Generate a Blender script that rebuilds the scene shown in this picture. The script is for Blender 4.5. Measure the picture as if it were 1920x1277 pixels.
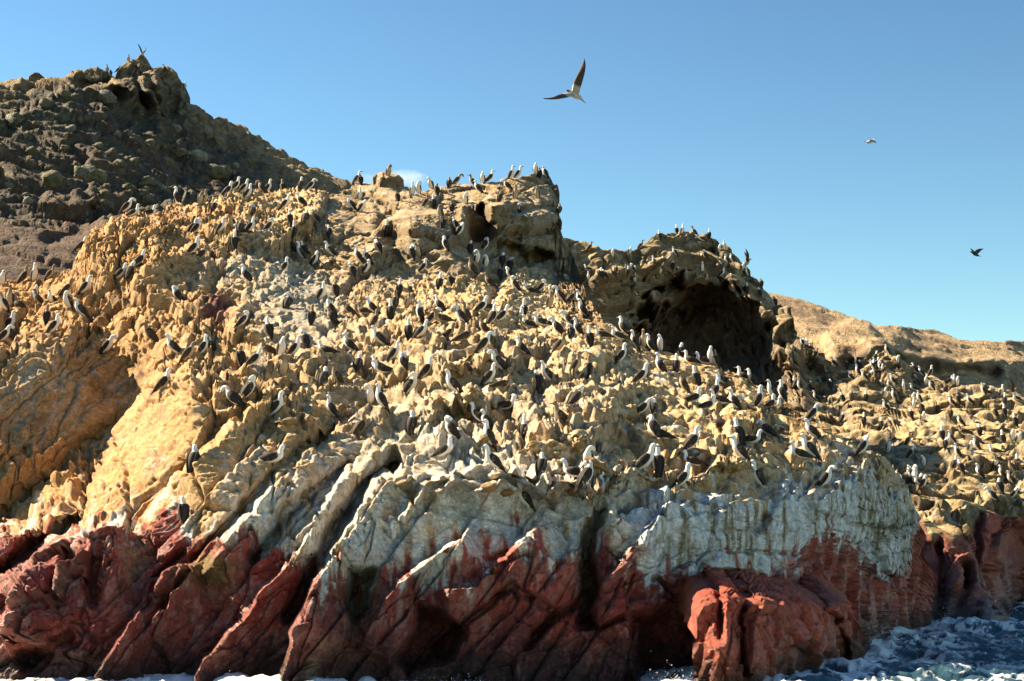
import bpy, math, random
import numpy as np
from mathutils import Vector, Matrix, Quaternion
from mathutils.bvhtree import BVHTree

scene = bpy.context.scene
for o in list(bpy.data.objects):
    bpy.data.objects.remove(o, do_unlink=True)
COL = scene.collection

# ------------------------------------------------------------------ camera
IW, IH = 1920.0, 1277.0              # the photograph's frame, used to measure directions
LENS, SENSOR = 60.0, 36.0
F = LENS / SENSOR * IW               # focal length in photograph pixels
CAM_H = 2.5                          # eye height above the sea, standing in a boat
PITCH = math.atan((1001.0 - IH / 2) / F)
cam_d = bpy.data.cameras.new('camera')
cam_d.lens = LENS
cam_d.sensor_width = SENSOR
cam_d.clip_start = 0.1
cam_d.clip_end = 30000.0
cam = bpy.data.objects.new('camera', cam_d)
COL.objects.link(cam)
cam.location = (0, 0, CAM_H)
cam.rotation_euler = (math.pi / 2 + PITCH, 0, 0)
scene.camera = cam

# ------------------------------------------------------------------ sky and sun
SUN_AZ = math.radians(69.0)          # turned left from the viewing direction
SUN_EL = math.radians(36.0)
world = bpy.data.worlds.new('World')
scene.world = world
world.use_nodes = True
wn = world.node_tree.nodes
wl = world.node_tree.links
wn.clear()
sky = wn.new('ShaderNodeTexSky')
sky.sky_type = 'NISHITA'
sky.sun_disc = False
sky.sun_elevation = SUN_EL
sky.sun_rotation = -SUN_AZ
sky.altitude = 0
sky.air_density = 1.0
sky.dust_density = 0.0
sky.ozone_density = 3.0
bg = wn.new('ShaderNodeBackground')
bg.inputs['Strength'].default_value = 0.050
wo = wn.new('ShaderNodeOutputWorld')
gam = wn.new('ShaderNodeGamma')          # the film's steep response to the blue of the sky
gam.inputs['Gamma'].default_value = 1.5
tone = wn.new('ShaderNodeMix')
tone.data_type = 'RGBA'
tone.blend_type = 'MULTIPLY'
tone.inputs['Factor'].default_value = 1.0
tone.inputs['B'].default_value = (0.52, 0.52, 0.41, 1)
wl.new(sky.outputs['Color'], gam.inputs['Color'])
wl.new(gam.outputs['Color'], tone.inputs['A'])
wl.new(tone.outputs['Result'], bg.inputs['Color'])
wl.new(bg.outputs['Background'], wo.inputs['Surface'])

sun_d = bpy.data.lights.new('sun', 'SUN')
sun_d.energy = 5.0
sun_d.angle = math.radians(0.53)
sun_d.color = (1.0, 0.82, 0.57)
sun = bpy.data.objects.new('sun', sun_d)
COL.objects.link(sun)
to_sun = Vector((-math.sin(SUN_AZ) * math.cos(SUN_EL), math.cos(SUN_AZ) * math.cos(SUN_EL), math.sin(SUN_EL)))
sun.rotation_euler = to_sun.to_track_quat('Z', 'Y').to_euler()
sun.location = to_sun * 80

vs = scene.view_settings
vs.view_transform = 'Standard'
vs.look = 'None'
vs.exposure = 1.68
vs.gamma = 1.0
vs.use_curve_mapping = False
scene.render.engine = 'CYCLES'
scene.cycles.use_denoising = True
scene.cycles.max_bounces = 5
scene.cycles.diffuse_bounces = 1
scene.cycles.volume_bounces = 2

# ------------------------------------------------------------------ numbers: noise in space
def hsh(ix, iy, iz, s):
    h = (ix.astype(np.uint32) * np.uint32(374761393)) ^ (iy.astype(np.uint32) * np.uint32(668265263)) \
        ^ (iz.astype(np.uint32) * np.uint32(2147483647 - 1274126177)) ^ np.uint32((s * 3266489917) & 0xffffffff)
    h = (h ^ (h >> np.uint32(15))) * np.uint32(2246822519)
    h = (h ^ (h >> np.uint32(13))) * np.uint32(3266489917)
    return h ^ (h >> np.uint32(16))

def u01(h, k=0):
    if k:
        h = (h ^ np.uint32((k * 2654435761) & 0xffffffff)) * np.uint32(2246822519)
        h = h ^ (h >> np.uint32(15))
    return (h & np.uint32(0xffffff)).astype(np.float32) / np.float32(16777215.0)

def vnoise(p, s=0):
    """smooth noise in -1..1 at points p (n,3)"""
    b = np.floor(p)
    f = (p - b).astype(np.float32)
    f = f * f * f * (f * (f * 6 - 15) + 10)
    i = b.astype(np.int32)
    r = 0
    for dx in (0, 1):
        wx = f[:, 0] if dx else 1 - f[:, 0]
        for dy in (0, 1):
            wy = f[:, 1] if dy else 1 - f[:, 1]
            for dz in (0, 1):
                wz = f[:, 2] if dz else 1 - f[:, 2]
                r = r + wx * wy * wz * u01(hsh(i[:, 0] + dx, i[:, 1] + dy, i[:, 2] + dz, s))
    return r * 2 - 1

def fbm(p, octaves=4, s=0, gain=0.5, lac=2.03):
    a, r, t = 1.0, 0, 0
    q = np.asarray(p, dtype=np.float32)
    for k in range(octaves):
        r = r + a * vnoise(q, s + 17 * k)
        t += a
        a *= gain
        q = q * lac + 11.7
    return r / t * 1.6

def worley(p, s=0):
    """distances to the two nearest cell points, a hash of the nearest cell, the offset from its point"""
    p = np.asarray(p, dtype=np.float32)
    b = np.floor(p)
    i = b.astype(np.int32)
    f = p - b
    n = len(p)
    f1 = np.full(n, 9, np.float32)
    f2 = np.full(n, 9, np.float32)
    hid = np.zeros(n, np.uint32)
    off = np.zeros((n, 3), np.float32)
    for dx in (-1, 0, 1):
        for dy in (-1, 0, 1):
            for dz in (-1, 0, 1):
                h = hsh(i[:, 0] + dx, i[:, 1] + dy, i[:, 2] + dz, s)
                ox = f[:, 0] - (dx + u01(h, 1))
                oy = f[:, 1] - (dy + u01(h, 2))
                oz = f[:, 2] - (dz + u01(h, 3))
                d = ox * ox + oy * oy + oz * oz
                near = d < f1
                f2 = np.where(near, f1, np.minimum(f2, d))
                f1 = np.where(near, d, f1)
                hid = np.where(near, h, hid)
                off[near, 0] = ox[near]
                off[near, 1] = oy[near]
                off[near, 2] = oz[near]
    return np.sqrt(f1), np.sqrt(f2), hid, off

def sstep(a, b, x):
    t = np.clip((x - a) / (b - a), 0, 1)
    return t * t * (3 - 2 * t)

def facets(p, s, tilt=0.9):
    """blocky relief: every cell a tilted flat face, a crack between cells"""
    f1, f2, h, o = worley(p, s)
    flat = (u01(h, 5) - 0.5) * 0.8 + tilt * (o[:, 0] * (u01(h, 6) - 0.5) + o[:, 1] * (u01(h, 7) - 0.5) + o[:, 2] * (u01(h, 8) - 0.5)) * 2
    return flat, f2 - f1, h

def domes(p, s, vary=0.35):
    """rounded lumps packed together, some higher than others"""
    f1, f2, h, o = worley(p, s)
    e = sstep(0.0, 0.5, f2 - f1)
    return 0.55 - f1 * f1 + vary * e * (u01(h, 5) - 0.5) * 2, f2 - f1, h

# ------------------------------------------------------------------ directions seen by the camera
CP, SP = math.cos(PITCH), math.sin(PITCH)
def unproject(px, py, d):
    """the point at distance d (along y) seen in the direction px, py of the photograph's frame"""
    X = (px - IW / 2) / F
    V = (IH / 2 - py) / F
    k = d / (CP - V * SP)
    return np.stack([X * k, d + 0 * X, CAM_H + (SP + V * CP) * k], -1)

def thin_plate(pts, smooth=1e-4):
    pts = np.array(pts, float)
    c = pts[:, :2] / 1000.0
    n = len(c)
    def phi(r2):
        return np.where(r2 > 1e-12, r2 * np.log(r2 + 1e-12), 0)
    K = phi(((c[:, None] - c[None]) ** 2).sum(-1)) + smooth * np.eye(n)
    P = np.c_[np.ones(n), c]
    M = np.zeros((n + 3, n + 3))
    M[:n, :n] = K
    M[:n, n:] = P
    M[n:, :n] = P.T
    w = np.linalg.solve(M, np.r_[pts[:, 2], 0, 0, 0])
    def ev(x, y):
        q = np.stack([np.ravel(x), np.ravel(y)], -1) / 1000.0
        out = np.empty(len(q))
        for k in range(0, len(q), 20000):
            s = q[k:k + 20000]
            out[k:k + 20000] = phi(((s[:, None] - c[None]) ** 2).sum(-1)) @ w[:n] + np.c_[np.ones(len(s)), s] @ w[n:]
        return out.reshape(np.shape(x))
    return ev

def line_y(poly, x):
    a = np.array(poly, float)
    return np.interp(x, a[:, 0], a[:, 1])

def poly_dist(poly, x, y):
    """distance to an open polyline, the side (+ on its lower right when drawn towards the upper right), how far past its ends"""
    best = np.full(x.shape, 1e9, np.float32)
    side = np.zeros(x.shape, np.float32)
    past = np.zeros(x.shape, np.float32)
    n = len(poly) - 1
    for k in range(n):
        (x0, y0), (x1, y1) = poly[k], poly[k + 1]
        dx, dy = x1 - x0, y1 - y0
        L = math.hypot(dx, dy)
        t = ((x - x0) * dx + (y - y0) * dy) / (L * L)
        tc = np.clip(t, 0, 1)
        d = np.hypot(x - x0 - tc * dx, y - y0 - tc * dy)
        m = d < best
        best = np.where(m, d, best)
        cr = (dx * (y - y0) - dy * (x - x0)) / L
        side = np.where(m, cr, side)
        ov = np.zeros(x.shape, np.float32)
        if k == 0:
            ov = np.maximum(ov, -t * L)
        if k == n - 1:
            ov = np.maximum(ov, (t - 1) * L)
        past = np.where(m, ov, past)
    return best, np.sign(side), past

def inside_dist(poly, x, y):
    """signed distance to a closed outline, + inside"""
    pts = list(poly) + [poly[0]]
    best = np.full(x.shape, 1e9, np.float32)
    ins = np.zeros(x.shape, bool)
    for k in range(len(poly)):
        (x0, y0), (x1, y1) = pts[k], pts[k + 1]
        dx, dy = x1 - x0, y1 - y0
        t = np.clip(((x - x0) * dx + (y - y0) * dy) / (dx * dx + dy * dy), 0, 1)
        best = np.minimum(best, np.hypot(x - x0 - t * dx, y - y0 - t * dy))
        if y0 != y1:
            c = ((y0 > y) != (y1 > y)) & (x < (x1 - x0) * (y - y0) / (y1 - y0) + x0)
            ins ^= c
    return np.where(ins, best, -best)

# ------------------------------------------------------------------ materials
def principled(name):
    m = bpy.data.materials.new(name)
    m.use_nodes = True
    nt = m.node_tree
    return m, nt, nt.nodes, nt.links, nt.nodes['Principled BSDF']

def rock_material(name, grain=1.0, bump=0.6, rough=0.85, wet=True):
    m, nt, N, L, b = principled(name)
    at = N.new('ShaderNodeAttribute')
    at.attribute_name = 'tint'
    tc = N.new('ShaderNodeTexCoord')
    n1 = N.new('ShaderNodeTexNoise')
    n1.inputs['Scale'].default_value = 6.0 / grain
    n1.inputs['Detail'].default_value = 8
    n1.inputs['Roughness'].default_value = 0.68
    L.new(tc.outputs['Object'], n1.inputs['Vector'])
    n2 = N.new('ShaderNodeTexNoise')
    n2.inputs['Scale'].default_value = 23.0 / grain
    n2.inputs['Detail'].default_value = 6
    n2.inputs['Roughness'].default_value = 0.7
    L.new(tc.outputs['Object'], n2.inputs['Vector'])
    r1 = N.new('ShaderNodeMapRange')
    r1.inputs['From Min'].default_value = 0.36
    r1.inputs['From Max'].default_value = 0.64
    r1.inputs['To Min'].default_value = 0.66
    r1.inputs['To Max'].default_value = 1.30
    L.new(n1.outputs['Fac'], r1.inputs['Value'])
    mul = N.new('ShaderNodeVectorMath')
    mul.operation = 'SCALE'
    L.new(at.outputs['Color'], mul.inputs[0])
    L.new(r1.outputs['Result'], mul.inputs['Scale'])
    r2 = N.new('ShaderNodeMapRange')
    r2.inputs['From Min'].default_value = 0.36
    r2.inputs['From Max'].default_value = 0.64
    r2.inputs['To Min'].default_value = 0.74
    r2.inputs['To Max'].default_value = 1.22
    L.new(n2.outputs['Fac'], r2.inputs['Value'])
    mul2 = N.new('ShaderNodeVectorMath')
    mul2.operation = 'SCALE'
    L.new(mul.outputs['Vector'], mul2.inputs[0])
    L.new(r2.outputs['Result'], mul2.inputs['Scale'])
    L.new(mul2.outputs['Vector'], b.inputs['Base Color'])
    vo = N.new('ShaderNodeTexVoronoi')
    vo.inputs['Scale'].default_value = 9.0 / grain
    vo.feature = 'DISTANCE_TO_EDGE'
    wv = N.new('ShaderNodeVectorMath')
    wv.operation = 'MULTIPLY_ADD'
    wv.inputs[1].default_value = (0.25, 0.25, 0.25)
    L.new(n1.outputs['Color'], wv.inputs[0])
    L.new(tc.outputs['Object'], wv.inputs[2])
    L.new(wv.outputs['Vector'], vo.inputs['Vector'])
    cr = N.new('ShaderNodeMapRange')
    cr.inputs['From Max'].default_value = 0.09
    cr.inputs['To Max'].default_value = 0.35
    L.new(vo.outputs['Distance'], cr.inputs['Value'])
    ad = N.new('ShaderNodeMath')
    ad.operation = 'MULTIPLY_ADD'
    ad.inputs[1].default_value = 0.6
    L.new(n2.outputs['Fac'], ad.inputs[0])
    L.new(n1.outputs['Fac'], ad.inputs[2])
    ad2 = N.new('ShaderNodeMath')
    ad2.operation = 'ADD'
    L.new(ad.outputs['Value'], ad2.inputs[0])
    L.new(cr.outputs['Result'], ad2.inputs[1])
    bu = N.new('ShaderNodeBump')
    bu.inputs['Strength'].default_value = bump
    bu.inputs['Distance'].default_value = 0.15 * grain
    L.new(ad2.outputs['Value'], bu.inputs['Height'])
    L.new(bu.outputs['Normal'], b.inputs['Normal'])
    if wet:
        wa = N.new('ShaderNodeAttribute')
        wa.attribute_name = 'wet'
        rr = N.new('ShaderNodeMapRange')
        rr.inputs['To Min'].default_value = rough
        rr.inputs['To Max'].default_value = 0.22
        L.new(wa.outputs['Fac'], rr.inputs['Value'])
        L.new(rr.outputs['Result'], b.inputs['Roughness'])
    else:
        b.inputs['Roughness'].default_value = rough
    b.inputs['Specular IOR Level'].default_value = 0.5
    return m

def plain_material(name, color, rough=0.7, var=0.25, scale=30.0):
    m, nt, N, L, b = principled(name)
    tc = N.new('ShaderNodeTexCoord')
    n = N.new('ShaderNodeTexNoise')
    n.inputs['Scale'].default_value = scale
    n.inputs['Detail'].default_value = 4
    L.new(tc.outputs['Object'], n.inputs['Vector'])
    mr = N.new('ShaderNodeMapRange')
    mr.inputs['From Min'].default_value = 0.3
    mr.inputs['From Max'].default_value = 0.7
    mr.inputs['To Min'].default_value = 1 - var
    mr.inputs['To Max'].default_value = 1 + var
    L.new(n.outputs['Fac'], mr.inputs['Value'])
    mu = N.new('ShaderNodeVectorMath')
    mu.operation = 'SCALE'
    mu.inputs[0].default_value = color[:3]
    L.new(mr.outputs['Result'], mu.inputs['Scale'])
    L.new(mu.outputs['Vector'], b.inputs['Base Color'])
    b.inputs['Roughness'].default_value = rough
    return m

# ------------------------------------------------------------------ meshes
def grid_mesh(name, P, tint=None, wet=None, mat=None, smooth=True):
    """a sheet of quads from points P (rows, cols, 3)"""
    r, c = P.shape[:2]
    me = bpy.data.meshes.new(name)
    n = r * c
    me.vertices.add(n)
    me.vertices.foreach_set('co', P.reshape(-1).astype(np.float32))
    i = np.arange(n, dtype=np.int32).reshape(r, c)
    q = np.stack([i[:-1, :-1], i[1:, :-1], i[1:, 1:], i[:-1, 1:]], -1).reshape(-1, 4)
    nf = len(q)
    me.loops.add(nf * 4)
    me.loops.foreach_set('vertex_index', q.reshape(-1))
    me.polygons.add(nf)
    me.polygons.foreach_set('loop_start', np.arange(0, nf * 4, 4, dtype=np.int32))
    if smooth:
        me.polygons.foreach_set('use_smooth', np.ones(nf, bool))
    me.update(calc_edges=True)
    if tint is not None:
        a = me.attributes.new('tint', 'FLOAT_COLOR', 'POINT')
        a.data.foreach_set('color', np.c_[tint, np.ones(n)].astype(np.float32).reshape(-1))
    if wet is not None:
        a = me.attributes.new('wet', 'FLOAT', 'POINT')
        a.data.foreach_set('value', wet.astype(np.float32).reshape(-1))
    if mat:
        me.materials.append(mat)
    return me

def grid_normals(P):
    du = np.gradient(P, axis=1)
    dv = np.gradient(P, axis=0)
    n = np.cross(du, dv)
    n /= np.linalg.norm(n, axis=-1, keepdims=True) + 1e-9
    return n

def link(name, me, parent=None, label=None, cat=None, group=None, kind=None):
    o = bpy.data.objects.new(name, me)
    COL.objects.link(o)
    o.parent = parent
    if label:
        o['label'] = label
    if cat:
        o['category'] = cat
    if group:
        o['group'] = group
    if kind:
        o['kind'] = kind
    return o

def broad_normals(P, k=14):
    """normals of the broad shape, without its small steps"""
    a = P[::k, ::k]
    for _ in range(2):
        a = np.stack([smooth_rows(a[..., i], 2) for i in range(3)], -1)
    n = grid_normals(a)
    r, c = P.shape[:2]
    ri = np.arange(0, r, k)
    ci = np.arange(0, c, k)
    out = np.empty(P.shape)
    for i in range(3):
        t = np.stack([np.interp(np.arange(c), ci, row) for row in n[..., i]])
        out[..., i] = np.stack([np.interp(np.arange(r), ri, t[:, j]) for j in range(c)], 1)
    out /= np.linalg.norm(out, axis=-1, keepdims=True) + 1e-9
    return out

def soften_across(Q, rad):
    """blur along the rows of a sheet where its rows lie far apart, so that ledges run on unbroken"""
    gap = np.linalg.norm(np.gradient(Q, axis=0), axis=-1)
    gap = smooth_rows(gap, 3)
    c = np.cumsum(np.pad(Q, ((0, 0), (rad + 1, rad), (0, 0)), mode='edge'), axis=1)
    S = (c[:, 2 * rad + 1:] - c[:, :-2 * rad - 1]) / (2 * rad + 1)
    c = np.cumsum(np.pad(S, ((0, 0), (rad + 1, rad), (0, 0)), mode='edge'), axis=1)
    S = (c[:, 2 * rad + 1:] - c[:, :-2 * rad - 1]) / (2 * rad + 1)
    w = sstep(0.10, 0.26, gap)[..., None]
    return Q * (1 - w) + S * w

def smooth_rows(a, k):
    """light blur of a 2-D array"""
    for _ in range(k):
        b = np.pad(a, 1, mode='edge')
        a = (b[1:-1, 1:-1] * 4 + b[:-2, 1:-1] + b[2:, 1:-1] + b[1:-1, :-2] + b[1:-1, 2:]) / 8
    return a

def mixc(a, b, t):
    return a * (1 - t[:, None]) + np.asarray(b, float) * t[:, None]
# ------------------------------------------------------------------ the island, landform by landform
def sheet(cols, crest, bottom, depth_pts, rows, feats, back=8.0, skirt=22, drop=0.9, below=7, crest_rough=0.0, seed=1, dpow=2.4, knee=None, knee_rows=0.66):
    """a rock face from the water (or its hidden foot) up to its crest and over it: points, frame coordinates"""
    ev = thin_plate(depth_pts)
    top = line_y(crest, cols)
    bot = line_y(bottom, cols)
    if crest_rough:
        z = np.zeros(len(cols))
        q = np.stack([cols / 38.0, z, z], -1)
        top = top + crest_rough * fbm(q, 4, seed + 90, gain=0.6)
    if knee:                                          # rows below the knee line run on smoothly, only those above it follow the crest
        r1 = int(rows * knee_rows)
        mid = np.maximum(line_y(knee, cols), top + 2)
        t1 = np.linspace(1, 0, r1, endpoint=False)[:, None]
        t2 = np.linspace(1, 0, rows - r1)[:, None]
        py = np.concatenate([mid[None] * (1 - t1) + bot[None] * t1, top[None] * (1 - t2) + mid[None] * t2], 0)
    else:
        t = np.linspace(1, 0, rows)[:, None]
        py = top[None] * (1 - t) + bot[None] * t      # first row at the foot, last at the crest
    px = np.broadcast_to(cols[None], py.shape).copy()
    # macro distance on a coarse lattice over the frame, then refined
    gx = np.arange(cols[0], cols[-1] + 16, 15.0)
    gy = np.arange(py.min(), py.max() + 16, 15.0)
    dg = ev(*np.meshgrid(gx, gy))
    fx = (px - gx[0]) / 15.0
    fy = (py - gy[0]) / 15.0
    ix = np.clip(fx.astype(int), 0, len(gx) - 2)
    iy = np.clip(fy.astype(int), 0, len(gy) - 2)
    fx, fy = fx - ix, fy - iy
    def lerp(g):
        return (g[iy, ix] * (1 - fx) + g[iy, ix + 1] * fx) * (1 - fy) + (g[iy + 1, ix] * (1 - fx) + g[iy + 1, ix + 1] * fx) * fy
    d = lerp(dg)
    ng = -grid_normals(unproject(*np.meshgrid(gx, gy), dg))
    NM = np.stack([lerp(ng[..., i]) for i in range(3)], -1)
    NM /= np.linalg.norm(NM, axis=-1, keepdims=True)
    # traced relief
    wob = np.stack([px.ravel() / 45, py.ravel() / 45, np.zeros(px.size)], -1)
    wx = px + 4 * fbm(wob, 3, seed + 3).reshape(px.shape)
    wy = py + 4 * fbm(wob, 3, seed + 4).reshape(px.shape)
    for f in feats:
        kind = f[0]
        if kind in ('step', 'groove'):
            poly = f[1]
            a = np.array(poly)
            reach = (f[3] * 3 if kind == 'step' else f[3] * 4) + 60
            c0, c1 = np.searchsorted(cols, [a[:, 0].min() - reach, a[:, 0].max() + reach])
            if c1 <= c0:
                continue
            X, Y = wx[:, c0:c1], wy[:, c0:c1]
            dist, side, past = poly_dist(poly, X, Y)
            fade = np.exp(-(np.maximum(past, 0) / 22.0) ** 2)
            if kind == 'step':
                s = dist * side
                w = f[4] if len(f) > 4 else 5.0
                prof = sstep(-w, w, s) * np.exp(-np.maximum(s, 0) / f[3])
                d[:, c0:c1] -= f[2] * prof * fade
            else:
                d[:, c0:c1] += f[2] * np.exp(-(dist / f[3]) ** 2) * fade
        elif kind == 'bump':
            _, cx, cy, rx, ry, amt = f
            r = np.hypot((wx - cx) / rx, (wy - cy) / ry)
            d -= amt * np.exp(-r * r * r)
        elif kind == 'hollow':
            _, poly, amt, soft = f
            s = inside_dist(poly, wx, wy)
            if amt > 5:
                s = s + 27 * fbm(wob * np.array([1.6, 1.6, 1.0]) + 5, 4, seed + 8, 0.6).reshape(px.shape)
                d += amt * (0.45 * sstep(-soft, soft, s) + 0.55 * sstep(0, 80, s))
            else:
                d += amt * sstep(-soft, soft, s)
    P = unproject(px, py, d)
    # down under the water
    foot = []
    for k in range(below, 0, -1):
        q = P[0].copy()
        q[:, 2] = P[0][:, 2] - 0.28 * k
        q[:, 1] -= 0.03 * k
        foot.append(q)
    # over the crest and down behind
    rim = []
    dz = P[-1] - P[-6]
    for k in range(1, skirt + 1):
        u = k / skirt
        q = P[-1].copy()
        q[:, 1] += back * (u ** 1.5)
        q[:, 2] -= drop * back * (u ** dpow)
        rim.append(q)
    P = np.concatenate([np.array(foot), P, np.array(rim)], 0)
    NM = np.concatenate([np.repeat(NM[:1], below, 0), NM, np.repeat(NM[-1:], skirt, 0)], 0)
    px = np.concatenate([np.repeat(px[:1], below, 0), px, np.repeat(px[-1:], skirt, 0)], 0)
    py = np.concatenate([np.repeat(py[:1], below, 0) + np.arange(below, 0, -1)[:, None] * 10, py, np.repeat(py[-1:], skirt, 0) - np.arange(1, skirt + 1)[:, None] * 2.0], 0)
    return P, px, py, NM

# ---- the near slope with its crag
A_CREST = [(-260, 560), (-120, 545), (0, 530), (40, 520), (100, 508), (132, 498), (148, 468), (172, 432), (190, 415), (222, 398), (262, 392), (300, 392),
           (330, 376), (350, 384), (385, 374), (400, 364), (440, 352), (500, 352), (530, 348), (575, 352), (620, 356), (655, 352), (668, 338), (700, 336),
           (715, 330), (745, 333), (768, 344), (772, 356), (800, 352), (815, 344), (840, 346), (852, 336), (890, 340), (905, 334), (935, 336), (950, 326),
           (985, 328), (1005, 322), (1032, 331), (1038, 346), (1046, 368), (1043, 392), (1053, 412), (1056, 438), (1070, 462), (1078, 496), (1092, 530), (1102, 562), (1135, 598), (1200, 640), (1250, 656), (1300, 668),
           (1350, 680), (1390, 702), (1430, 722), (1470, 745), (1530, 786), (1590, 822), (1650, 850), (1690, 885), (1712, 930), (1726, 985), (1738, 1060), (1746, 1150), (1750, 1164)]
A_BOTTOM = [(-260, 1262), (0, 1270), (300, 1274), (700, 1276), (1000, 1276), (1200, 1272), (1430, 1264), (1500, 1246), (1620, 1206), (1730, 1172), (1750, 1168)]
A_DEPTH = [
    (-200, 1264, 31), (0, 1268, 30), (300, 1270, 29.6), (600, 1272, 29.4), (900, 1272, 29.6), (1200, 1268, 30), (1430, 1264, 30.6), (1500, 1246, 33), (1620, 1205, 39.2), (1735, 1168, 47.5),
    (-200, 1050, 34), (0, 1050, 32.6), (300, 1060, 31), (600, 1060, 30.6), (900, 1060, 30.8), (1200, 1060, 31.6), (1400, 1060, 33.4), (1600, 1070, 39.0), (1720, 1050, 45.5),
    (-200, 950, 38), (0, 950, 36.5), (60, 935, 37), (150, 950, 34), (300, 950, 32.6), (600, 950, 32), (900, 950, 32), (1200, 950, 32.2), (1400, 950, 33.6), (1600, 950, 38.2), (1700, 960, 43),
    (-200, 850, 37.6), (0, 860, 38.2), (90, 860, 38.8), (150, 850, 39.6), (300, 870, 34.4), (600, 870, 33.8), (900, 880, 33.2), (1200, 880, 33.6), (1400, 885, 34.8), (1600, 870, 39), (1690, 895, 42.5),
    (0, 780, 39.6), (150, 780, 40.8), (235, 780, 40.5), (300, 790, 36.8), (600, 790, 36.2), (900, 790, 36), (1200, 790, 36.4), (1400, 800, 38), (1530, 805, 41),
    (-200, 680, 40.5), (0, 690, 41.2), (150, 690, 42.2), (250, 690, 43.5), (300, 700, 40), (600, 700, 40), (900, 700, 40), (1200, 700, 41.5), (1380, 715, 46), (1460, 750, 46),
    (0, 635, 42.4), (120, 610, 44), (230, 590, 45.6), (300, 635, 42.5), (600, 635, 43.4), (900, 635, 43), (1100, 635, 45), (1220, 655, 48),
    (-200, 590, 48), (0, 590, 46.5), (200, 545, 47.5), (300, 560, 46), (450, 560, 47), (600, 560, 48), (750, 560, 49.5), (900, 560, 49), (1085, 560, 57),
    (50, 522, 52), (200, 500, 48.5), (400, 500, 50.5), (600, 500, 53), (800, 500, 56), (950, 510, 59.5), (1050, 500, 64),
    (180, 435, 51.5), (300, 430, 52.5), (450, 430, 54), (600, 430, 57.5), (800, 430, 60.5), (950, 430, 63.5), (1050, 430, 67.5),
    (230, 400, 54), (330, 385, 57), (450, 370, 58), (600, 375, 62), (750, 375, 63.5), (900, 375, 66), (1030, 375, 69.5),
    (500, 345, 64), (660, 340, 68), (800, 345, 69), (1000, 327, 71), (1042, 345, 72)]
LIP = [(1120, 935), (1180, 958), (1212, 918), (1265, 896), (1320, 925), (1378, 902), (1432, 940), (1480, 888), (1540, 918), (1590, 866), (1640, 892), (1700, 945)]
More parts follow.
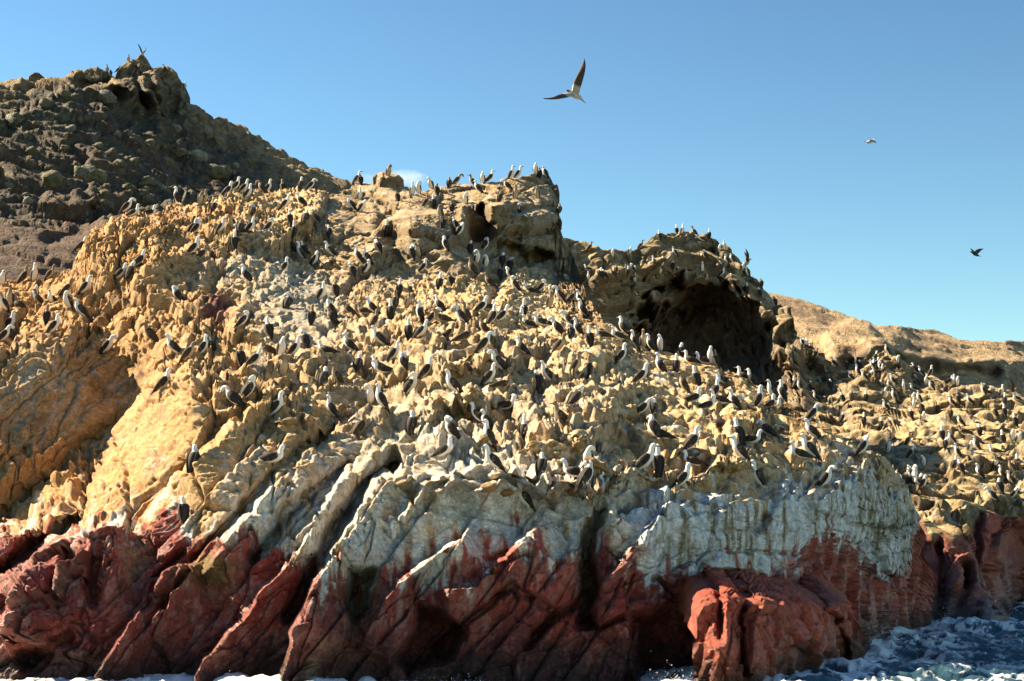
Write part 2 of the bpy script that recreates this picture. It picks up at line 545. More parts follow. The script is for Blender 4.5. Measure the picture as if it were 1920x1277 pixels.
A_FEATS = [
    # the big smooth face on the left and the gully along its foot
    ('step', [(-60, 668), (20, 632), (90, 600), (170, 578), (250, 566)], 0.8, 60, 8),
    ('groove', [(-40, 985), (60, 935), (140, 868), (215, 805), (262, 752), (318, 690)], 1.3, 24),
    ('step', [(-40, 978), (60, 928), (140, 860), (215, 797), (262, 745), (318, 683)], 1.0, 110, 8),
    ('groove', [(-40, 1085), (10, 1058), (60, 1020), (110, 985), (138, 950)], 2.2, 16),
    ('step', [(0, 1170), (22, 1100), (62, 1035), (130, 995), (205, 985)], 1.3, 130, 6),
    ('groove', [(100, 1120), (108, 1060), (120, 1035)], 0.9, 12),
    ('groove', [(170, 1120), (180, 1050)], 0.7, 12),
    ('groove', [(55, 1240), (95, 1200), (130, 1190)], 0.8, 18),
    # slanting slabs at the water
    ('step', [(180, 1262), (215, 1200), (250, 1140), (285, 1085), (332, 1060)], 0.9, 60, 4),
    ('groove', [(265, 1130), (300, 1075), (345, 1035)], 0.5, 7),
    ('step', [(285, 1150), (310, 1105), (335, 1068)], 0.5, 18, 4),
    ('step', [(362, 1270), (400, 1212), (455, 1150), (520, 1075), (575, 1010)], 1.0, 60, 4),
    ('groove', [(300, 1130), (345, 1072), (395, 1010), (450, 955), (520, 880), (600, 800)], 0.55, 7),
    ('step', [(392, 1060), (430, 1010), (470, 955), (512, 912)], 0.8, 70, 5),
    ('groove', [(470, 1040), (520, 975), (562, 945), (610, 900), (655, 860)], 0.7, 9),
    ('groove', [(545, 1160), (575, 1085), (610, 1020), (640, 965), (690, 900), (740, 850)], 1.3, 13),
    ('step', [(520, 1272), (545, 1190), (578, 1108), (615, 1040), (655, 975), (700, 905), (745, 862)], 1.3, 80, 5),
    ('step', [(560, 1000), (600, 960), (630, 915)], 0.5, 30, 4),
    ('hollow', [(655, 1075), (700, 1068), (692, 1140), (665, 1165), (650, 1120)], 1.2, 12),
    ('step', [(688, 1185), (712, 1140), (745, 1092), (790, 1055), (850, 1010)], 1.1, 90, 5),
    ('hollow', [(785, 1135), (830, 1150), (870, 1185), (850, 1235), (770, 1255), (745, 1235), (775, 1180)], 1.6, 14),
    ('step', [(845, 1100), (885, 1095), (930, 1052), (960, 1035), (1000, 985)], 0.8, 70, 5),
    ('groove', [(820, 1215), (880, 1155), (960, 1090), (1040, 1150), (1000, 1190)], 0.5, 8),
    ('groove', [(985, 1215), (1040, 1160), (1100, 1115)], 0.5, 8),
    ('groove', [(1100, 1165), (1112, 1095), (1100, 1040), (1112, 985), (1130, 950)], 1.5, 15),
    ('step', [(1103, 1140), (1140, 1085), (1180, 1030), (1215, 985), (1250, 940)], 1.0, 100, 5),
    ('groove', [(1105, 1165), (1125, 1180), (1170, 1165)], 0.6, 8),
    ('groove', [(1230, 1080), (1260, 1115), (1310, 1140)], 0.5, 8),
    ('bump', 1005, 1085, 60, 90, 0.6), ('bump', 600, 1170, 60, 70, 0.4),
    ('hollow', [(1195, 1160), (1260, 1140), (1330, 1150), (1320, 1280), (1200, 1280)], 1.6, 22),
    # streaked wall at the centre right: an upright face under its lip
    ('step', LIP, 0.8, 120, 14),
    ('groove', [(1640, 1010), (1660, 940), (1690, 880)], 0.35, 7),
    ('groove', [(1420, 990), (1440, 960), (1460, 925)], 0.5, 10),
    ('bump', 1190, 985, 60, 60, 0.4),
    ('groove', [(1610, 1160), (1622, 1090), (1640, 1040)], 0.7, 9), ('groove', [(1650, 1160), (1655, 1080)], 0.5, 7),
    # blocks in the middle of the slope
    ('step', [(640, 900), (700, 835), (760, 800), (830, 790)], 0.6, 70, 6),
    ('groove', [(560, 850), (620, 790), (700, 730), (760, 700)], 0.6, 10),
    ('step', [(750, 960), (790, 900), (840, 868), (920, 862)], 0.7, 100, 6),
    ('hollow', [(1130, 800), (1160, 760), (1210, 765), (1200, 820), (1140, 850)], 0.7, 16),
    ('step', [(350, 880), (385, 850), (425, 800), (470, 760), (540, 735)], 0.6, 60, 6),
    ('step', [(170, 880), (230, 835), (300, 800), (350, 770)], 0.5, 40, 6),
    ('step', [(380, 690), (430, 665), (500, 655), (600, 652)], 0.7, 60, 6),
    ('step', [(140, 480), (170, 440), (222, 402), (300, 405)], 1.2, 60, 6),
    ('step', [(240, 520), (290, 475), (350, 455), (385, 475)], 0.9, 60, 6),
    ('groove', [(380, 600), (405, 585), (440, 570)], 0.9, 16),
    ('step', [(395, 475), (470, 480), (540, 510), (600, 560), (640, 620)], 0.8, 90, 8),
    ('step', [(450, 600), (560, 615), (640, 610)], 0.7, 60, 6),
    ('step', [(760, 640), (860, 660), (960, 640), (1020, 600), (1100, 620), (1180, 660)], 0.7, 60, 6),
    ('step', [(700, 760), (790, 745), (860, 725), (1000, 745), (1120, 720)], 0.7, 60, 6),
    # the crag: a steep wall with holes
    ('step', [(640, 395), (700, 410), (760, 405), (830, 395), (900, 392), (960, 400), (1040, 395)], 1.5, 70, 8),
    ('groove', [(745, 470), (740, 430), (720, 400)], 1.6, 20),
    ('hollow', [(870, 395), (905, 400), (925, 430), (905, 445), (880, 432)], 3.0, 9),
    ('hollow', [(985, 470), (1015, 455), (1040, 470), (1035, 505), (1000, 510)], 2.2, 10),
    ('hollow', [(940, 440), (985, 452), (1000, 500), (965, 480)], 1.2, 10),
    ('bump', 610, 430, 40, 45, 1.3), ('bump', 690, 445, 45, 50, 1.2), ('bump', 800, 440, 55, 50, 1.4), ('bump', 1015, 420, 35, 50, 1.2),
    ('bump', 560, 410, 40, 40, 0.8), ('bump', 860, 480, 50, 35, 0.9),
]
# blocks standing out of the slope, each with a level top edge and an upright front
frng = random.Random(31)
for k in range(420):
    if sum(1 for f in A_FEATS if f[0] == 'step') > 140:
        break
    x, y = frng.uniform(330, 1640), frng.uniform(355, 900)
    if y < line_y(A_CREST, x) + 18 or y > line_y(LIP, x) - 30 or (x < 760 and y > 780) or (480 < x < 640 and 500 < y < 620):
        continue
    half = frng.uniform(26, 85) * (0.6 + 0.5 * (y - 400) / 450)
    tip = frng.uniform(-0.16, 0.10) * half
    sag = frng.uniform(0.18, 0.40) * half * 0.6
    line = [(x - half, y + sag - tip), (x - 0.72 * half, y + 0.25 * sag - 0.7 * tip), (x - 0.2 * half, y - 0.05 * sag), (x + 0.45 * half, y + 0.1 * sag + 0.4 * tip), (x + 0.8 * half, y + 0.35 * sag + 0.8 * tip), (x + half, y + 1.2 * sag + tip)]
    A_FEATS.append(('step', line, frng.uniform(0.35, 0.85), frng.uniform(0.30, 0.55) * half, 3.5))
cols = np.arange(-260, 1751, 2.05)
PA, ax, ay, NMA = sheet(cols, A_CREST, A_BOTTOM, A_DEPTH, 710, A_FEATS, back=7.0, skirt=26, crest_rough=3.0, seed=11,
    knee=[(-260, 660), (700, 610), (1000, 615), (1150, 650), (1300, 705), (1500, 820), (1650, 915), (1720, 1040), (1750, 1166)])

RED_LINE = [(-260, 960), (0, 990), (110, 985), (190, 975), (260, 985), (330, 940), (355, 1010), (420, 1030), (470, 985), (500, 1040), (570, 1070), (620, 1078), (690, 1105), (720, 1075), (780, 1065), (830, 1048),
            (880, 1050), (930, 1022), (960, 1012), (1000, 1020), (1040, 1040), (1090, 1020), (1130, 1005), (1160, 1040), (1230, 1060), (1300, 1060), (1400, 1062), (1480, 1062), (1520, 1005), (1560, 1000),
            (1600, 1030), (1650, 1065), (1690, 1070), (1715, 980), (1750, 930)]

def shape_near(P, px, py, N):
    sh = P.shape
    p = P.reshape(-1, 3)
    n = N.reshape(-1, 3) * 0.6 + np.array([0, -0.4, 0.0])
    n /= np.linalg.norm(n, axis=1, keepdims=True)
    u, v = px.ravel(), py.ravel()
    lowf = fbm(p * 0.55, 4, 21)
    red = sstep(-30, 40, v - line_y(RED_LINE, u) + 18 * lowf)
    # slab frame: beds run up to the right
    a = np.array([0.60, 0.25, 0.76]); a /= np.linalg.norm(a)
    b = np.array([0.76, 0.10, -0.63]); b -= a * (a @ b); b /= np.linalg.norm(b)
    c = np.cross(a, b)
    warp = np.stack([fbm(p * 0.9, 3, 31), fbm(p * 0.9, 3, 32), fbm(p * 0.9, 3, 33)], -1)
    q = np.stack([p @ a, p @ b, p @ c], -1)
    far = np.clip(p[:, 1] / 38.0, 0.8, 1.8)               # rocks of the crag are bigger
    # blocks: sharp in the red rock, blunter and flatter-bedded under the crust of droppings
    bed = sstep(-0.25, 0.25, (u - 520) / 200 + (880 - v) / 260 - 0.4 + 0.5 * lowf) > 0.5
    isred = red > 0.5
    qr = q + 0.05 * warp
    qs = (q + 0.06 * warp) / far[:, None]
    qh = (p + 0.09 * warp) / far[:, None]
    upright = (u > 1470) & isred
    tl = np.where(bed & ~isred, 0.45, 1.0).astype(np.float32)
    def pick(r, s, h, w=None):
        rr_ = qr / np.array(r)
        if w is not None:
            rr_ = np.where(upright[:, None], (p + 0.05 * warp) / np.array(w) + 30, rr_)
        return np.where(isred[:, None], rr_, np.where(bed[:, None], qh / np.array(h) + 50, qs / np.array(s) + 90))
    f1, e1, h1 = facets(pick([2.4, 0.9, 1.1], [2.0, 1.0, 1.1], [3.6, 1.9, 1.2], [3.0, 1.1, 2.4]), 41, tl)
    f2, e2, h2 = facets(pick([0.95, 0.40, 0.5], [0.85, 0.5, 0.55], [1.7, 0.95, 0.55], [1.2, 0.5, 0.9]), 42, tl)
    f3, e3, h3 = facets(pick([0.34, 0.17, 0.2], [0.36, 0.24, 0.26], [0.72, 0.45, 0.27], [0.5, 0.22, 0.35]), 43, tl)
    f4, e4, h4 = facets(p / (np.array([0.19, 0.15, 0.12]) * far[:, None]), 44, tl)
    # long slabs, each stepping out at its upper edge
    sl = (q[:, 1] + 0.10 * lowf) / 0.80
    jit = u01(hsh(np.floor(sl).astype(np.int32), np.zeros(len(p), np.int32), np.zeros(len(p), np.int32), 47), 1)
    fr = sl - np.floor(sl)
    saw = (0.35 + 0.9 * jit) * (0.5 - fr) - 0.5 * np.exp(-(fr / 0.05) ** 2) - 0.3 * np.exp(-((1 - fr) / 0.05) ** 2)
    slab = sstep(700, 830, v + 0.35 * (500 - u) + 60 * lowf) * sstep(1180, 1000, u) * sstep(120, 260, u)
    ang = 0.30 * f1 - 0.16 * (1 - sstep(0, 0.06, e1)) + 0.14 * f2 - 0.06 * (1 - sstep(0, 0.07, e2)) + 0.055 * f3 - 0.02 * (1 - sstep(0, 0.08, e3)) + 0.024 * f4
    fine = fbm(p * 5.0, 4, 61, 0.6)
    calm = 0.45 + 0.75 * sstep(-0.4, 0.5, fbm(p * 0.33, 2, 63))
    lump = (0.30 * f1 - 0.18 * (1 - sstep(0, 0.06, e1)) + calm * (0.20 * f2 - 0.10 * (1 - sstep(0, 0.07, e2)) + 0.11 * f3 - 0.045 * (1 - sstep(0, 0.08, e3)) + 0.05 * f4) + 0.035 * fine) * far
    fb = f1
    # smooth faces carry less relief
    face = np.exp(-(((u - 110) / 170) ** 2 + ((v - 740) / 110) ** 2) ** 2)
    wall = np.exp(-(((u - 1440) / 280) ** 2 + ((v - 985) / 75) ** 2) ** 2)
    grey = np.exp(-(((u - 560) / 90) ** 2 + ((v - 560) / 70) ** 2) ** 2)
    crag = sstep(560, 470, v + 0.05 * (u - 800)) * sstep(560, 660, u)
    lump = lump * (1 - 0.62 * face) * (1 - 0.5 * wall) * (1 - 0.45 * grey)
    lump = lump * (1 - 0.1 * crag) + crag * (0.45 * fb + 0.25 * f2)
    lump = lump * (0.40 + 0.60 * sstep(0, 70, v - line_y(A_CREST, u)))
    disp = (lump * (1 - red) + ang * red) * (1 - 0.25 * slab) + 0.26 * saw * slab
    Q = p + n * disp[:, None]
    # ledges: flat tops where the birds stand
    st = 0.50 + 0.1 * lowf
    ph = (p[:, 2] + 0.30 * fbm(p * 0.8, 3, 71) + 0.06 * p[:, 0]) / st
    fr = ph - np.floor(ph)
    ter = (sstep(0.55, 1.0, fr) - fr) * st
    Q[:, 2] += 0.95 * ter * (1 - red) * (1 - 0.8 * slab) * (1 - 0.8 * face) * (1 - 0.85 * wall) * (1 - 0.85 * crag) * (1 - 0.6 * grey)
    Q = Q.reshape(sh)
    S = np.stack([smooth_rows(Q[..., i], 1) for i in range(3)], -1)      # wear off single teeth
    k = (0.16 - 0.1 * red).reshape(sh[:2])[..., None]
    Q = Q * (1 - k) + S * k
    Q = soften_across(Q, 2)
    return Q, dict(red=red, lowf=lowf, face=face, wall=wall, grey=grey, crag=crag, h1=h1, h2=h2, h3=h3, e1=e1, jit=jit, slab=slab, fine=fine, warp=warp)

QA, mA = shape_near(PA, ax, ay, NMA)
NA = grid_normals(QA)

def blob(u, v, cx, cy, rx, ry):
    return np.exp(-(((u - cx) / rx) ** 2 + ((v - cy) / ry) ** 2))

def tint_near(Q, N, px, py, m):
    p = Q.reshape(-1, 3)
    n = N.reshape(-1, 3)
    u, v = px.ravel(), py.ravel()
    nz = n[:, 2]
    mid = fbm(p * 1.6, 4, 81)
    fin = fbm(p * 7.0, 3, 82)
    big = fbm(p * 0.35, 3, 83)
    # runs of droppings, drawn out down the rock
    run = fbm(np.stack([p[:, 0] * 7.0, p[:, 1] * 3.0, p[:, 2] * 0.75], -1), 4, 84)
    run2 = fbm(np.stack([p[:, 0] * 16.0, p[:, 1] * 7.0, p[:, 2] * 1.3], -1), 3, 85)
    ochre = np.array([0.65, 0.365, 0.105])
    cream = np.array([0.80, 0.585, 0.305])
    orange = np.array([0.63, 0.285, 0.065])
    stone = np.array([0.43, 0.315, 0.19])
    grey = np.array([0.46, 0.44, 0.36])
    brown = np.array([0.22, 0.125, 0.05])
    white = np.array([0.80, 0.77, 0.68])
    pale = np.array([0.72, 0.75, 0.78])
    olive = np.array([0.24, 0.205, 0.10])
    col = np.tile(ochre, (len(p), 1))
    left = sstep(760, 200, u)
    cell = u01(m['h2'], 4) - 0.5
    col = mixc(col, orange, np.clip(0.15 + 0.65 * left + 0.6 * mid + 0.5 * cell, 0, 1) * 0.85)
    col = mixc(col, cream, np.clip(sstep(0.10, 0.75, nz + 0.35 * fin + 0.25 * mid + 0.3 * cell) * (0.85 - 0.6 * left), 0, 1))
    # bare stone on steep faces
    bare = sstep(0.60, 0.25, nz + 0.22 * mid + 0.1 * fin) * (0.7 - 0.25 * left)
    col = mixc(col, stone, bare)
    col = mixc(col, brown, sstep(0.35, 0.9, mid + 0.35 * fin + 0.3 * big + 0.4 * cell) * 0.7)
    # splashes of droppings on the tops
    spot = fbm(p * np.array([3.2, 3.2, 4.5]), 3, 87)
    col = mixc(col, white, sstep(0.38, 0.62, spot) * sstep(0.35, 0.65, nz) * (0.75 - 0.45 * left))
    # grey washed faces
    col = mixc(col, grey, np.clip(m['grey'] * (0.75 + 0.3 * run), 0, 1))
    for cx, cy, rx, ry, s in ((470, 500, 110, 45, .8), (640, 650, 70, 60, .35), (1000, 430, 60, 60, .8), (830, 800, 130, 70, .6), (780, 780, 90, 50, .5), (1060, 760, 100, 60, .4), (60, 700, 110, 60, .5), (700, 830, 70, 45, .6), (960, 700, 160, 50, .3), (110, 790, 130, 60, .3)):
        col = mixc(col, grey, np.clip(blob(u, v, cx, cy, rx, ry) * s * (0.8 + 1.1 * run), 0, 1))
    crag = m['crag']  # crag darkened below: its half shade is put into the colour
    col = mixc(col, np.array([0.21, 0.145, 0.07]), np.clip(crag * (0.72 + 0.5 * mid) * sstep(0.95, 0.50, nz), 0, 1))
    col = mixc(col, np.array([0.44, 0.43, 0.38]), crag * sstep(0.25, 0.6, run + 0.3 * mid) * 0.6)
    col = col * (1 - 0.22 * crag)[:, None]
    for cx, cy, rx, ry, s in ((850, 950, 130, 80, 1.0), (700, 990, 70, 75, .9), (950, 985, 70, 60, .7), (640, 930, 60, 70, .6), (470, 950, 55, 55, .6), (820, 830, 110, 40, .5), (1000, 870, 80, 40, .4)):
        col = mixc(col, white, np.clip(blob(u, v, cx, cy, rx, ry) * s * (0.95 + 0.9 * run + 0.4 * mid), 0, 0.95))
    # the white band above the red
    below = v - line_y(RED_LINE, u)
    band = sstep(-230, -60, below + 50 * mid) * sstep(380, 560, u + 60 * mid)
    col = mixc(col, white, np.clip(band * (0.66 + 0.9 * run + 0.4 * fin + 0.3 * cell), 0, 0.95))
    wall = sstep(-22, 22, v - line_y(LIP, u) + 16 * mid + 30 * run) * sstep(1170, 1215, u + 20 * mid) * sstep(1130, 1080, v)
    col = mixc(col, olive, wall * 0.65)
    streak = 0.75 * run + 0.75 * run2 + 0.35 * mid
    col = mixc(col, pale, wall * sstep(-0.65, 0.15, streak) * 0.92)
    col = mixc(col, np.array([0.80, 0.82, 0.82]), wall * sstep(0.20, 0.60, streak) * 0.85)
    col = mixc(col, np.array([0.14, 0.115, 0.05]), wall * sstep(0.45, 0.85, -streak) * 0.7)
    lw = sstep(-90, -10, below) * sstep(700, 500, u)
    col = mixc(col, white, np.clip(lw * sstep(0.0, 0.5, run + 0.4 * run2), 0, 0.85))
    # red rock, its upper edge hung with runs
    edge = below - 42 * run - 26 * run2 + 22 * m['lowf'] + 34 * (u01(m['h2'], 3) - 0.5)
    red = sstep(-16, 16, edge)
    r_a = np.array([0.35, 0.055, 0.038])
    r_b = np.array([0.54, 0.155, 0.105])
    r_c = np.array([0.20, 0.050, 0.038])
    rc = np.tile(r_a, (len(p), 1))
    rc = mixc(rc, r_b, np.clip(u01(m['h1'], 9) * 0.7 + 0.6 * mid - 0.12, 0, 1))
    rc = mixc(rc, r_c, np.clip(u01(m['h2'], 9) * 0.7 + 0.5 * big + 0.3 * mid - 0.15, 0, 1))
    rc = mixc(rc, np.array([0.50, 0.26, 0.20]), sstep(0.62, 0.9, u01(m['h3'], 9) + 0.35 * fin) * 0.45)
    rc = mixc(rc, np.array([0.42, 0.36, 0.30]), sstep(0.25, 0.75, run2 + 0.5 * run) * sstep(190, 40, below) * 0.45)
    rc = mixc(rc, np.array([0.44, 0.09, 0.035]), sstep(0.2, 0.8, fbm(p * 0.8, 3, 88)) * 0.4)
    tan = sstep(0.55, 0.75, m['jit'] + 0.25 * mid) * sstep(680, 560, u) * sstep(190, 260, u) * sstep(1000, 1060, v + 30 * mid)
    rc = mixc(rc, np.array([0.46, 0.32, 0.15]), tan * np.clip(0.75 + 0.6 * fin, 0, 1) * 0.8)
    rc = rc * 1.02
    col = mixc(col, rc, red)
    red2 = np.clip(blob(u, v, 405, 570, 28, 24) * 1.6 + 0.6 * blob(u, v, 1035, 925, 22, 22), 0, 1)
    col = mixc(col, np.array([0.20, 0.075, 0.05]), red2)
    # yellow weed in damp seams, black weed at the water
    weed = blob(u, v, 670, 1120, 30, 60) + blob(u, v, 1105, 1080, 14, 60) + 0.7 * blob(u, v, 400, 1060, 40, 20) + 0.6 * blob(u, v, 390, 1080, 40, 30)
    col = mixc(col, np.array([0.20, 0.13, 0.025]), np.clip(weed * (0.8 + 0.5 * mid), 0, 0.85))
    tide = sstep(0.95, 0.15, p[:, 2] + 0.35 * mid + 0.15 * fin)
    col = mixc(col, np.array([0.035, 0.027, 0.02]), tide * 0.85)
    wet = np.clip(sstep(3.2, 0.8, p[:, 2] + 0.6 * mid) * red + 0.0, 0, 1) * np.clip(0.75 + 0.5 * fin, 0, 1)
    return np.clip(col * 1.0, 0.006, 0.86), wet

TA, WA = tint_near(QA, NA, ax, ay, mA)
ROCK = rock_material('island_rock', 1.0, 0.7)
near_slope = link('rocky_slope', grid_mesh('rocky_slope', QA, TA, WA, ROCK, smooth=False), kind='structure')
near_slope['label'] = 'ochre guano-crusted rock slope rising from red sea-washed rock to a crag'

# ---- the headland behind: hump, cave and the slope running down to the sea
B_CREST = [(985, 470), (1050, 452), (1085, 452), (1108, 466), (1150, 470), (1180, 474), (1205, 462), (1228, 446), (1262, 436), (1290, 440), (1332, 447), (1352, 462), (1376, 482), (1400, 508),
           (1440, 552), (1478, 592), (1508, 640), (1545, 672), (1580, 686), (1625, 672), (1662, 656), (1690, 682), (1730, 702), (1760, 716), (1830, 728), (1920, 742), (2030, 760), (2160, 790)]
B_BOTTOM = [(985, 1150), (1700, 1170), (1800, 1168), (1880, 1166), (1893, 1150), (1902, 1137), (1960, 1130), (2160, 1120)]
B_DEPTH = [(1000, 460, 92), (1110, 465, 94), (1180, 472, 95), (1270, 436, 98), (1375, 482, 97), (1480, 592, 93), (1545, 672, 91), (1665, 658, 93), (1760, 716, 88), (1920, 742, 84), (2150, 790, 80),
           (1100, 520, 92.5), (1150, 580, 92), (1200, 640, 90.5), (1280, 500, 96), (1380, 540, 95), (1320, 620, 93), (1440, 660, 90), (1500, 650, 90), (1480, 720, 85), (1600, 760, 82), (1700, 750, 84), (1800, 790, 76),
           (1900, 800, 76), (1700, 870, 64), (1800, 880, 63), (1910, 900, 62), (1740, 960, 55), (1820, 960, 56), (1910, 950, 59), (1760, 1050, 51.5), (1830, 1050, 51.5), (1910, 1050, 58), (2100, 1000, 62),
           (1720, 1168, 48.5), (1800, 1168, 48.3), (1880, 1166, 48.6), (1910, 1136, 58.5), (2150, 1120, 66), (1000, 900, 84), (1200, 900, 80), (1400, 900, 72), (1550, 950, 60), (1000, 1150, 70), (1400, 1150, 62), (1600, 1150, 54)]
B_FEATS = [
    ('hollow', [(1190, 640), (1205, 590), (1240, 552), (1290, 530), (1345, 534), (1395, 552), (1425, 590), (1445, 640), (1470, 690), (1500, 740), (1440, 770), (1200, 720)], 7.5, 8),
    ('step', [(1120, 520), (1200, 500), (1262, 470), (1330, 470), (1390, 520), (1440, 580)], 2.2, 60, 12),
    ('groove', [(1500, 700), (1530, 740), (1575, 790)], 2.0, 18),
    ('groove', [(1470, 640), (1520, 700), (1560, 730)], 1.5, 12),
    ('step', [(1590, 720), (1640, 690), (1670, 662), (1700, 700)], 2.5, 60, 8),
    ('step', [(1560, 830), (1640, 800), (1740, 790), (1860, 800), (1960, 790)], 1.6, 60, 8),
    ('step', [(1690, 880), (1760, 850), (1840, 850), (1960, 860)], 1.4, 50, 8),
    ('step', [(1730, 960), (1780, 930), (1850, 925), (1900, 920), (1960, 940)], 1.6, 60, 8),
    ('groove', [(1838, 1100), (1842, 1020), (1835, 960)], 1.4, 10),
    ('groove', [(1762, 1160), (1768, 1080), (1760, 1010)], 1.0, 9),
    ('groove', [(1800, 1150), (1805, 1060)], 0.7, 8),
    ('hollow', [(1892, 990), (1990, 970), (1990, 1150), (1902, 1150)], 3.5, 10),
    ('bump', 1130, 500, 40, 40, 1.6), ('bump', 1230, 470, 40, 30, 1.5), ('bump', 1480, 660, 30, 80, 1.5),
]
colsB = np.arange(985, 2160, 2.2)
PB, bx, by, NMB = sheet(colsB, B_CREST, B_BOTTOM, B_DEPTH, 470, B_FEATS, back=14.0, skirt=20, crest_rough=3.5, seed=12)
B_RED = [(985, 1300), (1690, 1000), (1720, 965), (1745, 985), (1790, 1000), (1830, 985), (1850, 960), (1880, 975), (1920, 965), (2160, 960)]

def shape_head(P, px, py, N):
    sh = P.shape
    p = P.reshape(-1, 3)
    n = N.reshape(-1, 3) * 0.6 + np.array([0, -0.4, 0.0])
    n /= np.linalg.norm(n, axis=1, keepdims=True)
    u, v = px.ravel(), py.ravel()
    warp = np.stack([fbm(p * 0.4, 3, 131), fbm(p * 0.4, 3, 132), fbm(p * 0.4, 3, 133)], -1)
    q = p + 0.6 * warp
    f1, e1, h1 = facets(q / np.array([3.2, 3.0, 2.0]), 141, 1.0)
    f2, e2, h2 = facets((q + 0.2 * warp) / np.array([1.2, 1.2, 0.8]), 142, 1.0)
    g2, k2, _ = domes(q / np.array([0.9, 0.9, 0.6]), 152)
    g3, k3, _ = domes(q / np.array([0.4, 0.4, 0.28]), 153)
    near = sstep(1560, 1660, u) * sstep(700, 780, v)
    red = sstep(-20, 25, v - line_y(B_RED, u))
    cavem = sstep(-10, 30, inside_dist(B_FEATS[0][1], u, v)).astype(np.float32)
    disp = cavem * (0.9 * f1 + 0.7 * f2) + (1 - red) * ((0.6 - 0.3 * near) * f1 - 0.3 * (1 - sstep(0, 0.08, e1)) + 0.25 * f2 + 0.28 * g2 + 0.12 * g3) + red * (0.45 * f1 + 0.18 * f2 - 0.3 * (1 - sstep(0, 0.06, e1)) + 0.08 * g3)
    Q = p + n * disp[:, None]
    st = 0.8
    ph = (Q[:, 2] + 0.5 * fbm(p * 0.5, 3, 171) + 0.1 * p[:, 0]) / st
    fr = ph - np.floor(ph)
    Q[:, 2] += 0.6 * (sstep(0.5, 1.0, fr) - fr) * st * near * (1 - red)
    return soften_across(Q.reshape(sh), 1), dict(h1=h1, h2=h2, near=near, red=red)

QB, mB = shape_head(PB, bx, by, NMB)
NB = grid_normals(QB)

def tint_head(Q, N, px, py, m):
    p = Q.reshape(-1, 3)
    nz = N.reshape(-1, 3)[:, 2]
    u, v = px.ravel(), py.ravel()
    mid = fbm(p * 0.8, 4, 181)
    fin = fbm(p * 3.5, 3, 182)
    big = fbm(p * 0.2, 3, 183)
    run = fbm(np.stack([p[:, 0] * 3.5, p[:, 1] * 2.0, p[:, 2] * 0.5], -1), 4, 184)
    col = np.tile(np.array([0.38, 0.255, 0.105]), (len(p), 1))
    col = mixc(col, np.array([0.165, 0.12, 0.065]), sstep(0.85, 0.45, nz + 0.25 * mid) * 0.92)  # bare steep rock, darkened further: the hump wall's shade put into the colour
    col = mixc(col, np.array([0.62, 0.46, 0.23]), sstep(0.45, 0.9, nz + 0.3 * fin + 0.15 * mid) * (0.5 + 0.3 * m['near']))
    col = mixc(col, np.array([0.46, 0.44, 0.37]), sstep(0.2, 0.7, run + 0.2 * big) * 0.55)
    col = mixc(col, np.array([0.14, 0.085, 0.05]), sstep(0.3, 0.8, mid + 0.4 * big) * 0.6)
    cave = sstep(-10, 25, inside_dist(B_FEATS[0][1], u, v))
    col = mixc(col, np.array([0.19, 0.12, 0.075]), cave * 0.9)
    edge = v - line_y(B_RED, u) + 16 * run + 18 * mid
    red = sstep(-12, 12, edge)
    rc = np.tile(np.array([0.36, 0.080, 0.05]), (len(p), 1))
    rc = mixc(rc, np.array([0.28, 0.10, 0.065]), np.clip(u01(m['h1'], 9) * 0.7 + 0.4 * mid, 0, 1))
    rc = mixc(rc, np.array([0.10, 0.035, 0.03]), np.clip(u01(m['h2'], 9) * 0.6 + 0.4 * big, 0, 1))
    col = mixc(col, rc, red)
    tide = sstep(0.9, 0.1, p[:, 2] + 0.4 * mid)
    col = mixc(col, np.array([0.035, 0.027, 0.02]), tide * 0.85)
    wet = sstep(2.5, 0.4, p[:, 2] + 0.6 * mid) * red
    return np.clip(col * 0.92, 0.008, 0.8), wet

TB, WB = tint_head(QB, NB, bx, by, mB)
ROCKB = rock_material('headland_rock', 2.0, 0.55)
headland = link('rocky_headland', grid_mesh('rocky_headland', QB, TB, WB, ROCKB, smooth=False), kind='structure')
headland['label'] = 'rocky headland behind with a dark cave under its hump'

# ---- the shaded hill far on the left
C_CREST = [(-300, 185), (-100, 165), (0, 153), (60, 146), (110, 136), (160, 126), (190, 132), (214, 138), (228, 122), (244, 110), (262, 104), (272, 116), (292, 126), (308, 130), (330, 146), (344, 164),
           (347, 188), (362, 196), (384, 206), (394, 226), (420, 236), (445, 243), (470, 256), (500, 268), (532, 284), (545, 292), (572, 304), (600, 318), (640, 334), (680, 352), (760, 385), (900, 440)]
C_BOTTOM = [(-300, 640), (900, 640)]
C_DEPTH = [(-250, 180, 118), (0, 153, 122), (160, 128, 128), (262, 106, 134), (345, 175, 137), (400, 232, 138), (500, 268, 140), (600, 318, 140), (680, 350, 140), (850, 430, 138),
           (-200, 300, 100), (0, 300, 104), (150, 250, 114), (250, 220, 122), (330, 240, 127), (400, 300, 127), (500, 320, 129), (0, 400, 93), (150, 380, 99), (300, 360, 109), (450, 360, 118), (600, 380, 124),
           (-200, 520, 78), (0, 520, 80), (150, 480, 87), (300, 450, 98), (500, 450, 110), (800, 500, 120), (-250, 640, 70), (0, 640, 72), (300, 640, 82), (600, 640, 96), (880, 640, 104)]
